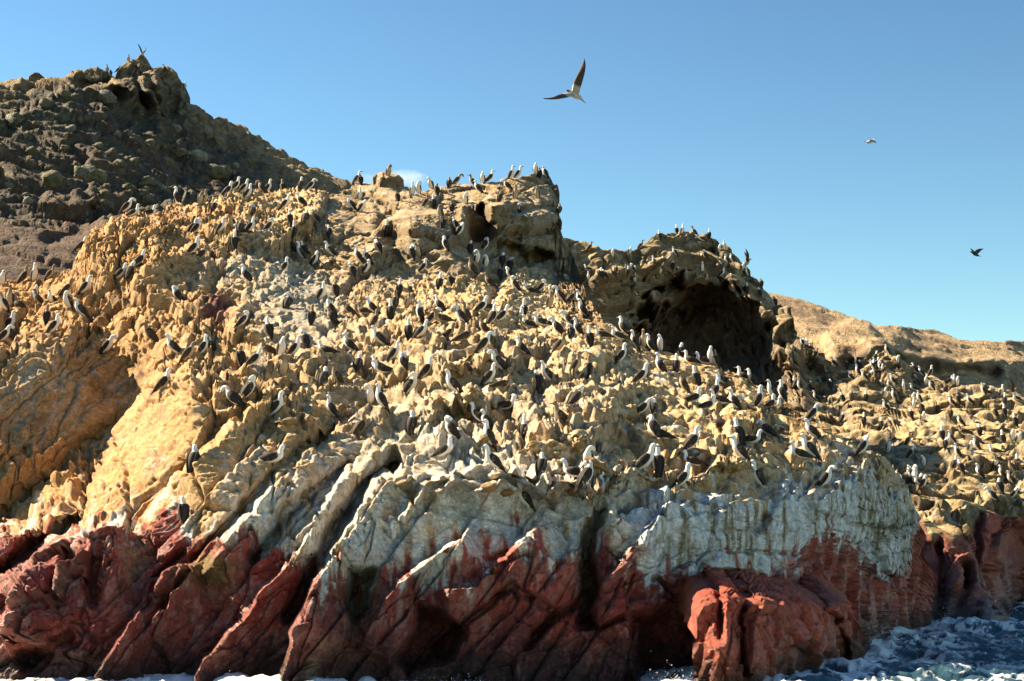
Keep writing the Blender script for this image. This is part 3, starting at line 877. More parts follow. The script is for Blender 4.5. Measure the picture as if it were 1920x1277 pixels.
C_FEATS = [
    ('step', [(-40, 232), (40, 205), (110, 180), (170, 165), (215, 158), (250, 165)], 3.0, 60, 8),
    ('hollow', [(140, 150), (200, 150), (235, 175), (200, 205), (150, 185)], 3.0, 14),
    ('hollow', [(215, 175), (270, 170), (290, 240), (230, 250), (205, 220)], 3.5, 18),
    ('groove', [(272, 130), (290, 170), (310, 215)], 2.0, 7), ('groove', [(300, 140), (318, 175), (330, 205)], 1.6, 6), ('groove', [(255, 130), (262, 170), (275, 200)], 1.6, 6),
    ('bump', 300, 160, 50, 40, 4.0), ('bump', 370, 235, 30, 40, 2.5),
    ('step', [(-60, 400), (60, 392), (150, 420), (230, 405), (330, 380)], 3.0, 80, 10),
    ('groove', [(-40, 400), (60, 408), (160, 415), (240, 395)], 2.5, 14),
    ('groove', [(90, 450), (130, 440), (170, 420)], 2.0, 14),
]
colsC = np.arange(-300, 900, 2.4)
PC, cx_, cy_, NMC = sheet(colsC, C_CREST, C_BOTTOM, C_DEPTH, 210, C_FEATS, back=30.0, skirt=14, drop=0.5, crest_rough=4.0, seed=13, below=1)

def shape_hill(P, px, py, N, sc, s, amp):
    sh = P.shape
    p = P.reshape(-1, 3)
    n = N.reshape(-1, 3)
    warp = np.stack([fbm(p * 0.25 / sc, 3, s + 1), fbm(p * 0.25 / sc, 3, s + 2), fbm(p * 0.25 / sc, 3, s + 3)], -1)
    q = p / sc + 0.8 * warp
    f1, e1, h1 = facets(q / np.array([4.5, 4.0, 3.0]), s + 4, 1.0)
    f2, e2, h2 = facets(q / np.array([1.6, 1.6, 1.1]), s + 5, 1.0)
    g2, k2, _ = domes(q / np.array([1.3, 1.3, 1.0]), s + 6)
    if s == 200:                       # the soil at the foot of the hill lies smoother
        amp = amp * (1 - 0.7 * sstep(395, 440, py.ravel()) * sstep(340, 220, px.ravel()))
    disp = amp * (0.95 * f1 - 0.4 * (1 - sstep(0, 0.07, e1)) + 0.42 * f2 + 0.22 * g2 + 0.45 * fbm(q * 1.1, 4, s + 7))
    Q = p + n * disp[:, None]
    Q = np.stack([smooth_rows(Q.reshape(sh)[..., i], 1) for i in range(3)], -1)
    return Q, dict(h1=h1, h2=h2)

QC, mC = shape_hill(PC, cx_, cy_, NMC, 1.0, 200, 0.62)
NC = grid_normals(QC)
def tint_hill(Q, N, px, py, m):
    p = Q.reshape(-1, 3)
    nz = N.reshape(-1, 3)[:, 2]
    u, v = px.ravel(), py.ravel()
    mid = fbm(p * 0.35, 4, 281)
    fin = fbm(p * 1.7, 4, 282)
    big = fbm(p * 0.08, 3, 283)
    col = np.tile(np.array([0.10, 0.074, 0.038]), (len(p), 1))
    col = mixc(col, np.array([0.06, 0.056, 0.034]), sstep(-0.2, 0.5, mid + 0.3 * fin))
    col = mixc(col, np.array([0.30, 0.27, 0.18]), sstep(0.35, 0.8, fin + 0.3 * mid) * 0.6)
    soil = sstep(395, 440, v + 25 * mid) * sstep(330, 180, u) + 0.55 * sstep(0.1, 0.6, big + 0.4 * mid) 
    col = mixc(col, np.array([0.15, 0.080, 0.042]), np.clip(soil, 0, 1) * 0.8)
    crest = sstep(60, 15, v - line_y(C_CREST, u) + 16 * mid) * sstep(0.2, 0.6, nz)
    col = mixc(col, np.array([0.42, 0.29, 0.14]), crest * 0.8)
    col = mixc(col, np.array([0.40, 0.30, 0.17]), sstep(420, 560, u + 30 * mid) * 0.55)
    return np.clip(col * 0.74, 0.008, 0.8)  # whole hill toned down, its shade put into the colour
TC = tint_hill(QC, NC, cx_, cy_, mC)
ROCKC = rock_material('hill_rock', 5.0, 0.6, wet=False)
hill = link('hill', grid_mesh('hill', QC, TC, None, ROCKC), kind='structure')
hill['label'] = 'dark boulder-strewn hill with a jagged peak behind the slope'

# ---- the long sunlit ridge far on the right
D_CREST = [(1300, 530), (1440, 549), (1470, 553), (1500, 557), (1540, 571), (1575, 586), (1600, 594), (1640, 608), (1680, 613), (1700, 612), (1760, 621), (1800, 634), (1860, 640), (1920, 637), (2050, 650), (2250, 690)]
D_BOTTOM = [(1300, 800), (2250, 830)]
D_DEPTH = [(1300, 530, 182), (1470, 553, 182), (1600, 594, 176), (1760, 621, 186), (1920, 637, 196), (2200, 680, 205), (1500, 620, 160), (1600, 640, 156), (1680, 640, 162), (1760, 655, 168), (1900, 664, 178), (2200, 710, 190),
           (1500, 680, 150), (1600, 700, 150), (1750, 710, 160), (1920, 730, 170), (1400, 790, 140), (1700, 800, 146), (2000, 810, 158), (2200, 820, 166)]
D_FEATS = [
    ('step', [(1560, 620), (1600, 604), (1630, 612), (1660, 650)], 6.0, 40, 6),
    ('step', [(1640, 640), (1720, 662), (1800, 672), (1900, 668), (2000, 680)], 6.0, 80, 8),
    ('groove', [(1600, 690), (1660, 680), (1760, 700), (1860, 705)], 5.0, 20),
]
colsD = np.arange(1300, 2250, 2.6)
PD, dx_, dy_, NMD = sheet(colsD, D_CREST, D_BOTTOM, D_DEPTH, 110, D_FEATS, back=30.0, skirt=12, drop=0.4, crest_rough=2.0, seed=14, below=1)
QD, mD = shape_hill(PD, dx_, dy_, NMD, 1.5, 300, 0.24)
ND = grid_normals(QD)
def tint_ridge(Q, N, px, py):
    p = Q.reshape(-1, 3)
    nz = N.reshape(-1, 3)[:, 2]
    mid = fbm(p * 0.2, 4, 381)
    fin = fbm(p * 1.0, 4, 382)
    col = np.tile(np.array([0.64, 0.45, 0.24]), (len(p), 1))
    col = mixc(col, np.array([0.30, 0.20, 0.11]), sstep(0.0, 0.6, mid + 0.4 * fin))
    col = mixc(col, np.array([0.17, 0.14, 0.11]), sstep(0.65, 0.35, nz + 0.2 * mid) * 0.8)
    return np.clip(col * 0.74, 0.008, 0.8)
TD = tint_ridge(QD, ND, dx_, dy_)
ROCKD = rock_material('ridge_rock', 6.0, 0.6, wet=False)
ridge = link('distant_ridge', grid_mesh('distant_ridge', QD, TD, None, ROCKD), kind='structure')
ridge['label'] = 'long bare ochre ridge in the distance under the sky'
# ------------------------------------------------------------------ the sea
def sea_sheet():
    # distance rows get wider apart towards the horizon
    yy = np.concatenate([np.arange(4, 17, 0.5), np.arange(17, 30, 0.10), np.arange(30, 62, 0.13), np.geomspace(62, 12000, 90)])
    tt = np.concatenate([np.linspace(-1.6, -0.45, 40), np.linspace(-0.44, 0.5, 620), np.linspace(0.51, 1.6, 40)])
    Y, T = np.meshgrid(yy, tt, indexing='ij')
    X = T * Y
    P = np.stack([X, Y, np.zeros_like(X)], -1)
    p = P.reshape(-1, 3)
    k = sstep(90, 50, p[:, 1])
    w = 0
    q = p.copy()
    wz = fbm(np.stack([p[:, 0] * 0.22, p[:, 1] * 0.3, 0 * p[:, 0]], -1), 3, 401) * 0.20
    r = fbm(np.stack([p[:, 0] * 0.8 + 1.2 * wz, p[:, 1] * 1.1, 0 * p[:, 0] + 3], -1), 4, 402)
    wz = wz + 0.13 * (1 - 2 * np.abs(r)) 
    r2 = fbm(np.stack([p[:, 0] * 2.6, p[:, 1] * 3.4, 0 * p[:, 0] + 7], -1), 3, 403)
    wz = wz + 0.045 * (1 - 2 * np.abs(r2))
    P[..., 2] = (wz * k - 0.13).reshape(X.shape)
    return P
PS = sea_sheet()

# how near the rock is, sampled from the waterline of each landform
def waterline(P):
    z = P[..., 2]
    out = []
    for c in range(0, P.shape[1], 4):
        zc = z[:, c]
        i = np.argmax(zc > 0.05)
        out.append(P[i, c, :2])
    return np.array(out)
shore = np.concatenate([waterline(QA), waterline(QB[:, bx[0] > 1740])])
sp = PS.reshape(-1, 3)
near = np.full(len(sp), 99.0, np.float32)
sel = np.where((sp[:, 1] < 75) & (sp[:, 1] > 15) & (np.abs(sp[:, 0]) < 32))[0]
for k in range(0, len(sel), 20000):
    s = sel[k:k + 20000]
    near[s] = np.sqrt(((sp[s][:, None, :2] - shore[None]) ** 2).sum(-1)).min(1)
w = np.stack([sp[:, 0], sp[:, 1] * 0.8, 0 * sp[:, 0]], -1)
wob = np.stack([fbm(w * 0.5, 3, 411), fbm(w * 0.5, 3, 412), 0 * sp[:, 0]], -1)
lace = np.clip(1 - np.abs(fbm((w + 0.9 * wob) * np.array([0.9, 0.7, 1]), 4, 413)) * 2.6, 0, 1)
lace2 = np.clip(1 - np.abs(fbm((w + 0.6 * wob) * np.array([2.4, 2.0, 1]), 3, 414)) * 2.4, 0, 1)
lace3 = np.clip(1 - np.abs(fbm((w + 0.3 * wob) * np.array([6.0, 5.0, 1]), 3, 416)) * 2.2, 0, 1)
broad = fbm(w * 0.22, 3, 415)
foam = sstep(0.40, 0.92, 0.52 * lace + 0.42 * lace2 + 0.30 * lace3 + 0.38 * np.exp(-near / 1.2) + 0.22 * np.exp(-near / 8.0) + 0.22 * broad - 0.10)
foam = np.clip(foam + sstep(0.40, 0.05, near + 0.30 * broad) * 0.8, 0, 1) * sstep(70, 60, sp[:, 1])
PS[..., 2] += (0.05 * foam * sstep(6, 1, near)).reshape(PS.shape[:2])

def sea_material():
    m, nt, N, L, b = principled('sea_water')
    b.inputs['Base Color'].default_value = (0.035, 0.085, 0.12, 1)
    b.inputs['Roughness'].default_value = 0.18
    b.inputs['IOR'].default_value = 1.33
    tc = N.new('ShaderNodeTexCoord')
    mp = N.new('ShaderNodeMapping')
    mp.inputs['Scale'].default_value = (1.0, 1.5, 1.0)
    L.new(tc.outputs['Object'], mp.inputs['Vector'])
    n = N.new('ShaderNodeTexNoise')
    n.inputs['Scale'].default_value = 3.2
    n.inputs['Detail'].default_value = 6
    n.inputs['Roughness'].default_value = 0.6
    L.new(mp.outputs['Vector'], n.inputs['Vector'])
    bu = N.new('ShaderNodeBump')
    bu.inputs['Strength'].default_value = 0.8
    bu.inputs['Distance'].default_value = 0.10
    L.new(n.outputs['Fac'], bu.inputs['Height'])
    L.new(bu.outputs['Normal'], b.inputs['Normal'])
    at = N.new('ShaderNodeAttribute')
    at.attribute_name = 'wet'
    n2 = N.new('ShaderNodeTexNoise')
    n2.inputs['Scale'].default_value = 13.0
    n2.inputs['Detail'].default_value = 8
    n2.inputs['Roughness'].default_value = 0.7
    L.new(tc.outputs['Object'], n2.inputs['Vector'])
    ma = N.new('ShaderNodeMath')
    ma.operation = 'MULTIPLY_ADD'
    ma.inputs[1].default_value = 0.9
    L.new(n2.outputs['Fac'], ma.inputs[0])
    L.new(at.outputs['Fac'], ma.inputs[2])
    mr = N.new('ShaderNodeMapRange')
    mr.interpolation_type = 'SMOOTHSTEP'
    mr.inputs['From Min'].default_value = 0.78
    mr.inputs['From Max'].default_value = 1.40
    L.new(ma.outputs['Value'], mr.inputs['Value'])
    fo = N.new('ShaderNodeBsdfDiffuse')
    fo.inputs['Color'].default_value = (0.80, 0.82, 0.83, 1)
    bf = N.new('ShaderNodeBump')
    bf.inputs['Strength'].default_value = 0.6
    bf.inputs['Distance'].default_value = 0.05
    L.new(n2.outputs['Fac'], bf.inputs['Height'])
    L.new(bf.outputs['Normal'], fo.inputs['Normal'])
    mx = N.new('ShaderNodeMixShader')
    L.new(mr.outputs['Result'], mx.inputs['Fac'])
    L.new(b.outputs['BSDF'], mx.inputs[1])
    L.new(fo.outputs['BSDF'], mx.inputs[2])
    L.new(mx.outputs['Shader'], N['Material Output'].inputs['Surface'])
    return m
sea = link('sea', grid_mesh('sea', PS, None, foam, sea_material()), kind='structure')
sea['label'] = 'dark blue sea with white foam washing round the rocks'
# ------------------------------------------------------------------ where things can stand: the rock as seen along a direction
def tree_of(P, step=2):
    r, c = P.shape[:2]
    Q = P[::step, ::step]
    r, c = Q.shape[:2]
    i = np.arange(r * c).reshape(r, c)
    q = np.stack([i[:-1, :-1], i[1:, :-1], i[1:, 1:], i[:-1, 1:]], -1).reshape(-1, 4)
    return BVHTree.FromPolygons(Q.reshape(-1, 3).tolist(), q.tolist())
TREE = {'near': tree_of(QA), 'head': tree_of(QB), 'hill': tree_of(QC, 1)}
EYE = Vector((0, 0, CAM_H))
def ray(px, py):
    v = unproject(np.array([px]), np.array([py]), np.array([10.0]))[0]
    return (Vector(v) - EYE).normalized()
def stand(px, py, where, reach=70):
    """the spot on a landform in this direction, or the first one below it"""
    k = 0
    while k < reach:
        hit = TREE[where].ray_cast(EYE, ray(px, py + k))
        if hit[0] is not None:
            return hit[0], hit[1], py + k
        k += 2
    return None, None, py

# ------------------------------------------------------------------ the low block in front of the red wall
K_CREST = [(1300, 1200), (1306, 1160), (1320, 1136), (1340, 1130), (1352, 1126), (1364, 1122), (1385, 1124), (1398, 1142), (1412, 1136), (1450, 1134), (1480, 1138), (1520, 1140), (1550, 1146), (1575, 1134), (1596, 1132), (1606, 1160), (1612, 1210)]
K_BOTTOM = [(1300, 1284), (1430, 1276), (1520, 1260), (1590, 1242), (1612, 1232)]
K_DEPTH = [(1300, 1275, 28.3), (1360, 1272, 28.2), (1430, 1268, 28.8), (1520, 1250, 30.8), (1612, 1228, 34.1), (1300, 1200, 28.8), (1340, 1135, 28.7), (1400, 1145, 29.1), (1450, 1145, 29.5), (1520, 1152, 30.9), (1590, 1145, 32.5), (1612, 1210, 34.4),
           (1360, 1200, 28.4), (1450, 1200, 29.1), (1530, 1200, 30.7)]
K_FEATS = [('groove', [(1394, 1262), (1396, 1200), (1394, 1135)], 0.6, 6), ('groove', [(1350, 1200), (1352, 1160), (1350, 1120)], 0.5, 6), ('hollow', [(1555, 1150), (1580, 1160), (1590, 1240), (1565, 1235)], 0.9, 8),
           ('step', [(1405, 1255), (1415, 1200), (1425, 1140)], 0.35, 40, 6), ('step', [(1330, 1270), (1345, 1200), (1360, 1130)], 0.4, 40, 6)]
colsK = np.arange(1300, 1612.1, 1.5)
PK, kx, ky, NMK = sheet(colsK, K_CREST, K_BOTTOM, K_DEPTH, 90, K_FEATS, back=3.4, skirt=26, drop=-0.14, dpow=1.0, crest_rough=2.0, seed=15, below=8)
def shape_block(P, N, s):
    sh = P.shape
    p = P.reshape(-1, 3)
    warp = np.stack([fbm(p * 0.9, 3, s), fbm(p * 0.9, 3, s + 1), fbm(p * 0.9, 3, s + 2)], -1)
    f1, e1, h1 = facets((p + 0.06 * warp) / np.array([0.9, 0.9, 1.2]), s + 4, 1.0)
    f2, e2, h2 = facets((p + 0.05 * warp) / np.array([0.4, 0.4, 0.45]), s + 5, 1.0)
    disp = 0.13 * f1 - 0.08 * (1 - sstep(0, 0.08, e1)) + 0.08 * f2 - 0.03 * (1 - sstep(0, 0.1, e2)) + 0.03 * fbm(p * 6, 3, s + 6)
    n = N.reshape(-1, 3)
    Q = p + n * disp[:, None]
    return Q.reshape(sh), h1, h2
QK, hk1, hk2 = shape_block(PK, NMK, 520)
pk = QK.reshape(-1, 3)
mk = fbm(pk * 1.6, 4, 541)
tk = mixc(np.tile(np.array([0.56, 0.095, 0.048]), (len(pk), 1)), np.array([0.64, 0.19, 0.10]), np.clip(u01(hk1, 9) * 0.6 + 0.5 * mk, 0, 1))
tk = mixc(tk, np.array([0.15, 0.05, 0.035]), np.clip(u01(hk2, 9) * 0.5 + 0.2 * mk, 0, 1) * 0.7)
tk = mixc(tk, np.array([0.04, 0.035, 0.018]), sstep(0.75, 0.05, pk[:, 2] + 0.35 * mk) * 0.85)
block = link('rock_block', grid_mesh('rock_block', QK, np.clip(tk * 0.85, 0.008, 0.8), sstep(1.6, 0.3, pk[:, 2] + 0.3 * mk) * 0.9, ROCK), near_slope)

# ------------------------------------------------------------------ boulders and loose stones
def boulder_mesh(name, seed, mat, tint, flat=0.75):
    import bmesh
    bm = bmesh.new()
    bmesh.ops.create_icosphere(bm, subdivisions=3, radius=1.0)
    v = np.array([x.co[:] for x in bm.verts])
    f, e, h = facets(v * 0.9 + seed * 7.3, seed, 1.0)
    r = 1 + 0.38 * f + 0.16 * fbm(v * 1.3 + seed * 3.1, 3, seed + 5)
    v = v * r[:, None] * np.array([1.0, 0.9, flat])
    for k, x in enumerate(bm.verts):
        x.co = v[k]
    me = bpy.data.meshes.new(name)
    bm.to_mesh(me)
    bm.free()
    me.polygons.foreach_set('use_smooth', np.ones(len(me.polygons), bool))
    a = me.attributes.new('tint', 'FLOAT_COLOR', 'POINT')
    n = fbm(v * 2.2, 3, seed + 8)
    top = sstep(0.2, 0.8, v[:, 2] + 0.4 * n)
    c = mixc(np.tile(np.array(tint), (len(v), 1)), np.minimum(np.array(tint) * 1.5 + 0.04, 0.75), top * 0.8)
    a.data.foreach_set('color', np.c_[c, np.ones(len(v))].astype(np.float32).reshape(-1))
    me.materials.append(mat)
    return me
rng = random.Random(5)
HB = [boulder_mesh('boulder', 600 + k, ROCKC, [(0.12, 0.118, 0.066), (0.15, 0.145, 0.095), (0.11, 0.10, 0.055), (0.19, 0.185, 0.14)][k % 4]) for k in range(8)]
big = [(168, 322, 30), (96, 332, 22), (54, 307, 14), (200, 178, 20), (28, 222, 22), (278, 338, 15), (330, 238, 12), (372, 290, 20), (400, 316, 22), (420, 318, 20), (336, 281, 14), (352, 285, 10), (225, 305, 13),
       (52, 374, 10), (275, 375, 14), (195, 362, 12), (240, 350, 14), (340, 210, 12), (130, 240, 12), (150, 225, 8), (47, 253, 7), (280, 265, 12), (312, 300, 12), (120, 275, 10), (440, 310, 12), (470, 300, 12), (60, 280, 13), (15, 345, 12),
       (385, 245, 16), (410, 262, 14), (85, 190, 14), (120, 175, 12), (20, 180, 12), (250, 300, 9), (185, 270, 10), (220, 250, 10)]
spots = list(big)
while len(spots) < 210:
    x, y = rng.uniform(0, 560), rng.uniform(170, 420)
    if y > line_y(C_CREST, x) + 25:
        spots.append((x, y, rng.choice([2.5, 3, 3, 4, 4, 5, 6, 7])))
for x, y, r in spots:
    loc, nor, _ = stand(x, y + r * 0.4, 'hill', 10)
    if loc is None:
        continue
    o = link('boulder', rng.choice(HB), hill)
    s = r * loc.y / F
    o.location = loc + Vector((0, 0.15 * s, 0.12 * s))
    o.rotation_euler = (rng.uniform(-.4, .4), rng.uniform(-.4, .4), rng.uniform(0, 6.28))
    o.scale = (s, s * rng.uniform(.8, 1.1), s * rng.uniform(.8, 1.1))
SB = [boulder_mesh('stone', 700 + k, ROCK, [(0.48, 0.29, 0.10), (0.46, 0.30, 0.13), (0.42, 0.31, 0.17), (0.48, 0.26, 0.08)][k % 4], 0.6) for k in range(8)]
n = 0
while n < 70:
    x, y = rng.uniform(-40, 1640), rng.uniform(400, 930)
    if y < line_y(A_CREST, x) + 20 or y > line_y(RED_LINE, x) - 60 or (1180 < x and y > 880):
        continue
    loc, nor, _ = stand(x, y, 'near', 4)
    if loc is None or nor.z < 0.25:
        continue
    o = link('stone', rng.choice(SB), near_slope)
    s = rng.choice([0.06, 0.07, 0.09, 0.11, 0.13, 0.15])
    o.location = loc - Vector((0, 0, 0.12 * s))
    o.rotation_euler = (rng.uniform(-.5, .5), rng.uniform(-.5, .5), rng.uniform(0, 6.28))
    o.scale = (s * rng.uniform(.9, 1.5), s, s * rng.uniform(.8, 1.1))
    n += 1

# ------------------------------------------------------------------ water running back off the rocks
def drops_mesh(name, drops, mat):
    V, Fc = [], []
    for p, r in drops:
        b0 = len(V)
        V += [(p + Vector(q) * r)[:] for q in ((1, 0, 0), (-1, 0, 0), (0, 1, 0), (0, -1, 0), (0, 0, 1.3), (0, 0, -1.3))]
        Fc += [tuple(b0 + i for i in f) for f in ((0, 2, 4), (2, 1, 4), (1, 3, 4), (3, 0, 4), (2, 0, 5), (1, 2, 5), (3, 1, 5), (0, 3, 5))]
    me = bpy.data.meshes.new(name)
    me.from_pydata(V, [], Fc)
    me.polygons.foreach_set('use_smooth', np.ones(len(me.polygons), bool))
    me.materials.append(mat)
    return me
FOAMM = plain_material('white_water', (0.80, 0.82, 0.84), 0.5, 0.1, 20)
drops = []
for px, py, dist, wide, high, count in ((1773, 1160, 47.4, 0.16, 0.38, 260), (1800, 1166, 47.2, 0.25, 0.12, 120), (1850, 1166, 47.4, 0.40, 0.12, 160), (1268, 1268, 28.6, 0.20, 0.16, 420), (1300, 1272, 28.3, 0.25, 0.10, 160), (500, 1272, 28.6, 0.5, 0.10, 160), (870, 1270, 28.8, 0.5, 0.10, 160)):
    base = Vector(unproject(np.array([float(px)]), np.array([float(py)]), np.array([dist]))[0])
    base.z = 0.0
    for k in range(count):
        h_ = rng.expovariate(1 / (0.40 * high))
        drops.append((base + Vector((rng.gauss(0, wide * (0.5 + 0.3 * h_ / high)), rng.gauss(0, 0.12), h_ + 0.02)), 0.002 + 0.008 * rng.random() ** 2))
spray = link('spray', drops_mesh('spray', drops, FOAMM), kind='stuff')
spray['label'] = 'fine white spray thrown up where the sea meets red rock'
spray['category'] = 'spray'
# ------------------------------------------------------------------ birds
def catmull(pts, n):
    """smooth positions and widths along control rows"""
    a = np.array(pts, float)
    t = np.linspace(0, len(a) - 1, n)
    i = np.clip(t.astype(int), 0, len(a) - 2)
    f = (t - i)[:, None]
    g = lambda k: a[np.clip(k, 0, len(a) - 1)]
    p0, p1, p2, p3 = g(i - 1), g(i), g(i + 1), g(i + 2)
    return 0.5 * (2 * p1 + (p2 - p0) * f + (2 * p0 - 5 * p1 + 4 * p2 - p3) * f ** 2 + (3 * p1 - p0 - 3 * p2 + p3) * f ** 3)

def loft(rows, n, seg, side0=(0, 1, 0), caps=True):
    """a closed skin over rows of x, y, z, half-width, half-height"""
    c = catmull(rows, n)
    c[:, 3:5] = np.maximum(c[:, 3:5], 0.002)
    P = c[:, :3]
    T = np.gradient(P, axis=0)
    T /= np.linalg.norm(T, axis=1, keepdims=True) + 1e-9
    s = np.array(side0, float)
    V = []
    for k in range(n):
        s = s - T[k] * (s @ T[k])
        s /= np.linalg.norm(s) + 1e-9
        up = np.cross(T[k], s) * -1
        if k == 0 and False:
            pass
        for j in range(seg):
            a = 2 * math.pi * j / seg
            V.append(P[k] + s * (c[k, 3] * math.cos(a)) + up * (c[k, 4] * math.sin(a)))
    Fc = []
    for k in range(n - 1):
        for j in range(seg):
            Fc.append((k * seg + j, k * seg + (j + 1) % seg, (k + 1) * seg + (j + 1) % seg, (k + 1) * seg + j))
    V.append(P[0]); V.append(P[-1])
    for j in range(seg):
        Fc.append((len(V) - 2, (j + 1) % seg, j))
        Fc.append((len(V) - 1, (n - 1) * seg + j, (n - 1) * seg + (j + 1) % seg))
    return np.array(V), Fc

def skin_mesh(name, V, Fc, tint, mat):
    me = bpy.data.meshes.new(name)
    me.from_pydata(V.tolist(), [], Fc)
    me.polygons.foreach_set('use_smooth', np.ones(len(me.polygons), bool))
    a = me.attributes.new('tint', 'FLOAT_COLOR', 'POINT')
    a.data.foreach_set('color', np.c_[tint, np.ones(len(V))].astype(np.float32).reshape(-1))
    me.materials.append(mat)
    return me

def feather_material():
    m, nt, N, L, b = principled('feathers')
    at = N.new('ShaderNodeAttribute')
    at.attribute_name = 'tint'
    tc = N.new('ShaderNodeTexCoord')
    vo = N.new('ShaderNodeTexVoronoi')
    vo.inputs['Scale'].default_value = 34
    L.new(tc.outputs['Object'], vo.inputs['Vector'])
    mr = N.new('ShaderNodeMapRange')
    mr.inputs['From Max'].default_value = 0.6
    mr.inputs['To Min'].default_value = 0.75
    mr.inputs['To Max'].default_value = 1.5
    L.new(vo.outputs['Distance'], mr.inputs['Value'])
    sp = N.new('ShaderNodeSeparateColor')
    L.new(at.outputs['Color'], sp.inputs['Color'])
    dk = N.new('ShaderNodeMapRange')          # scaly edges only on dark feathers
    dk.inputs['From Min'].default_value = 0.05
    dk.inputs['From Max'].default_value = 0.25
    dk.inputs['To Min'].default_value = 1.0
    dk.inputs['To Max'].default_value = 0.0
    L.new(sp.outputs['Red'], dk.inputs['Value'])
    mi = N.new('ShaderNodeMix')
    mi.data_type = 'FLOAT'
    mi.inputs['A'].default_value = 1.0
    L.new(dk.outputs['Result'], mi.inputs['Factor'])
    L.new(mr.outputs['Result'], mi.inputs['B'])
    mu = N.new('ShaderNodeVectorMath')
    mu.operation = 'SCALE'
    L.new(at.outputs['Color'], mu.inputs[0])
    L.new(mi.outputs['Result'], mu.inputs['Scale'])
    L.new(mu.outputs['Vector'], b.inputs['Base Color'])
    b.inputs['Roughness'].default_value = 0.75
    b.inputs['Specular IOR Level'].default_value = 0.25
    return m
FEATHER = feather_material()
HORN = plain_material('beak_horn', (0.16, 0.15, 0.17), 0.45, 0.15, 40)
SKIN = plain_material('leg_skin', (0.10, 0.11, 0.13), 0.6, 0.15, 40)

# each pose: trunk rows from the tail to the neck root, then the neck, head and beak rows; wings lie along the trunk
def pose_rows(kind):
    up = {'stand': 47, 'upright': 62, 'nest': 13, 'hunched': 58, 'bowed': 44, 'preening': 50, 'spread': 40}[kind]
    c, s = math.cos(math.radians(up)), math.sin(math.radians(up))
    hip = np.array([0.0, 0.0, {'nest': 0.105}.get(kind, 0.175)])
    def at(d, h):                            # d along the back towards the head, h off it upward
        return hip + np.array([c * d - s * h, 0, s * d + c * h])
    trunk = [list(at(-0.36, -0.005)) + [0.018, 0.006], list(at(-0.27, 0.0)) + [0.030, 0.012], list(at(-0.17, -0.004)) + [0.054, 0.046], list(at(-0.07, -0.006)) + [0.090, 0.086],
             list(at(0.05, 0.0)) + [0.108, 0.104], list(at(0.15, 0.008)) + [0.093, 0.092]]
    b = at(0.21, 0.022)
    if kind in ('stand', 'upright', 'spread', 'nest'):
        lift = {'stand': 0.150, 'upright': 0.155, 'spread': 0.12, 'nest': 0.165}[kind]
        fw = {'stand': 0.015, 'upright': 0.0, 'spread': 0.06, 'nest': 0.02}[kind]
        neck = [[b[0], 0, b[2], 0.062, 0.064], [b[0] + fw * 0.3, 0, b[2] + lift * 0.42, 0.045, 0.047], [b[0] + fw * 0.7, 0, b[2] + lift * 0.75, 0.041, 0.043]]
        hd = np.array([b[0] + fw + 0.018, 0, b[2] + lift])
        dr = np.array([1, 0, -0.12])
    elif kind == 'hunched':
        neck = [[b[0] - 0.005, 0, b[2] + 0.005, 0.058, 0.058], [b[0] - 0.005, 0.012, b[2] + 0.045, 0.046, 0.046], [b[0] + 0.005, 0.02, b[2] + 0.07, 0.042, 0.043]]
        hd = np.array([b[0] + 0.03, 0.03, b[2] + 0.085])
        dr = np.array([0.75, 0.5, -0.45])
    elif kind == 'bowed':
        neck = [[b[0] + 0.01, 0, b[2] + 0.02, 0.052, 0.054], [b[0] + 0.04, 0, b[2] + 0.085, 0.040, 0.042], [b[0] + 0.095, 0, b[2] + 0.105, 0.038, 0.038]]
        hd = np.array([b[0] + 0.145, 0, b[2] + 0.07])
        dr = np.array([0.45, 0, -0.9])
    else:                                    # preening: the head laid back over one shoulder
        neck = [[b[0] + 0.01, 0.005, b[2] + 0.02, 0.052, 0.052], [b[0] + 0.035, 0.035, b[2] + 0.085, 0.040, 0.040], [b[0] + 0.01, 0.075, b[2] + 0.105, 0.038, 0.038]]
        hd = np.array([b[0] - 0.045, 0.095, b[2] + 0.075])
        dr = np.array([-0.75, 0.05, -0.6])
    dr = dr / np.linalg.norm(dr)
    head = [list(hd) + [0.044, 0.046], list(hd + dr * 0.038) + [0.034, 0.034], list(hd + dr * 0.058) + [0.018, 0.017]]
    beak = [list(hd + dr * 0.046) + [0.017, 0.016], list(hd + dr * 0.080) + [0.011, 0.012], list(hd + dr * 0.115) + [0.007, 0.009], list(hd + dr * 0.145 + np.array([0, 0, -0.006])) + [0.002, 0.003]]
    return trunk, neck, head, beak, at, (c, s)

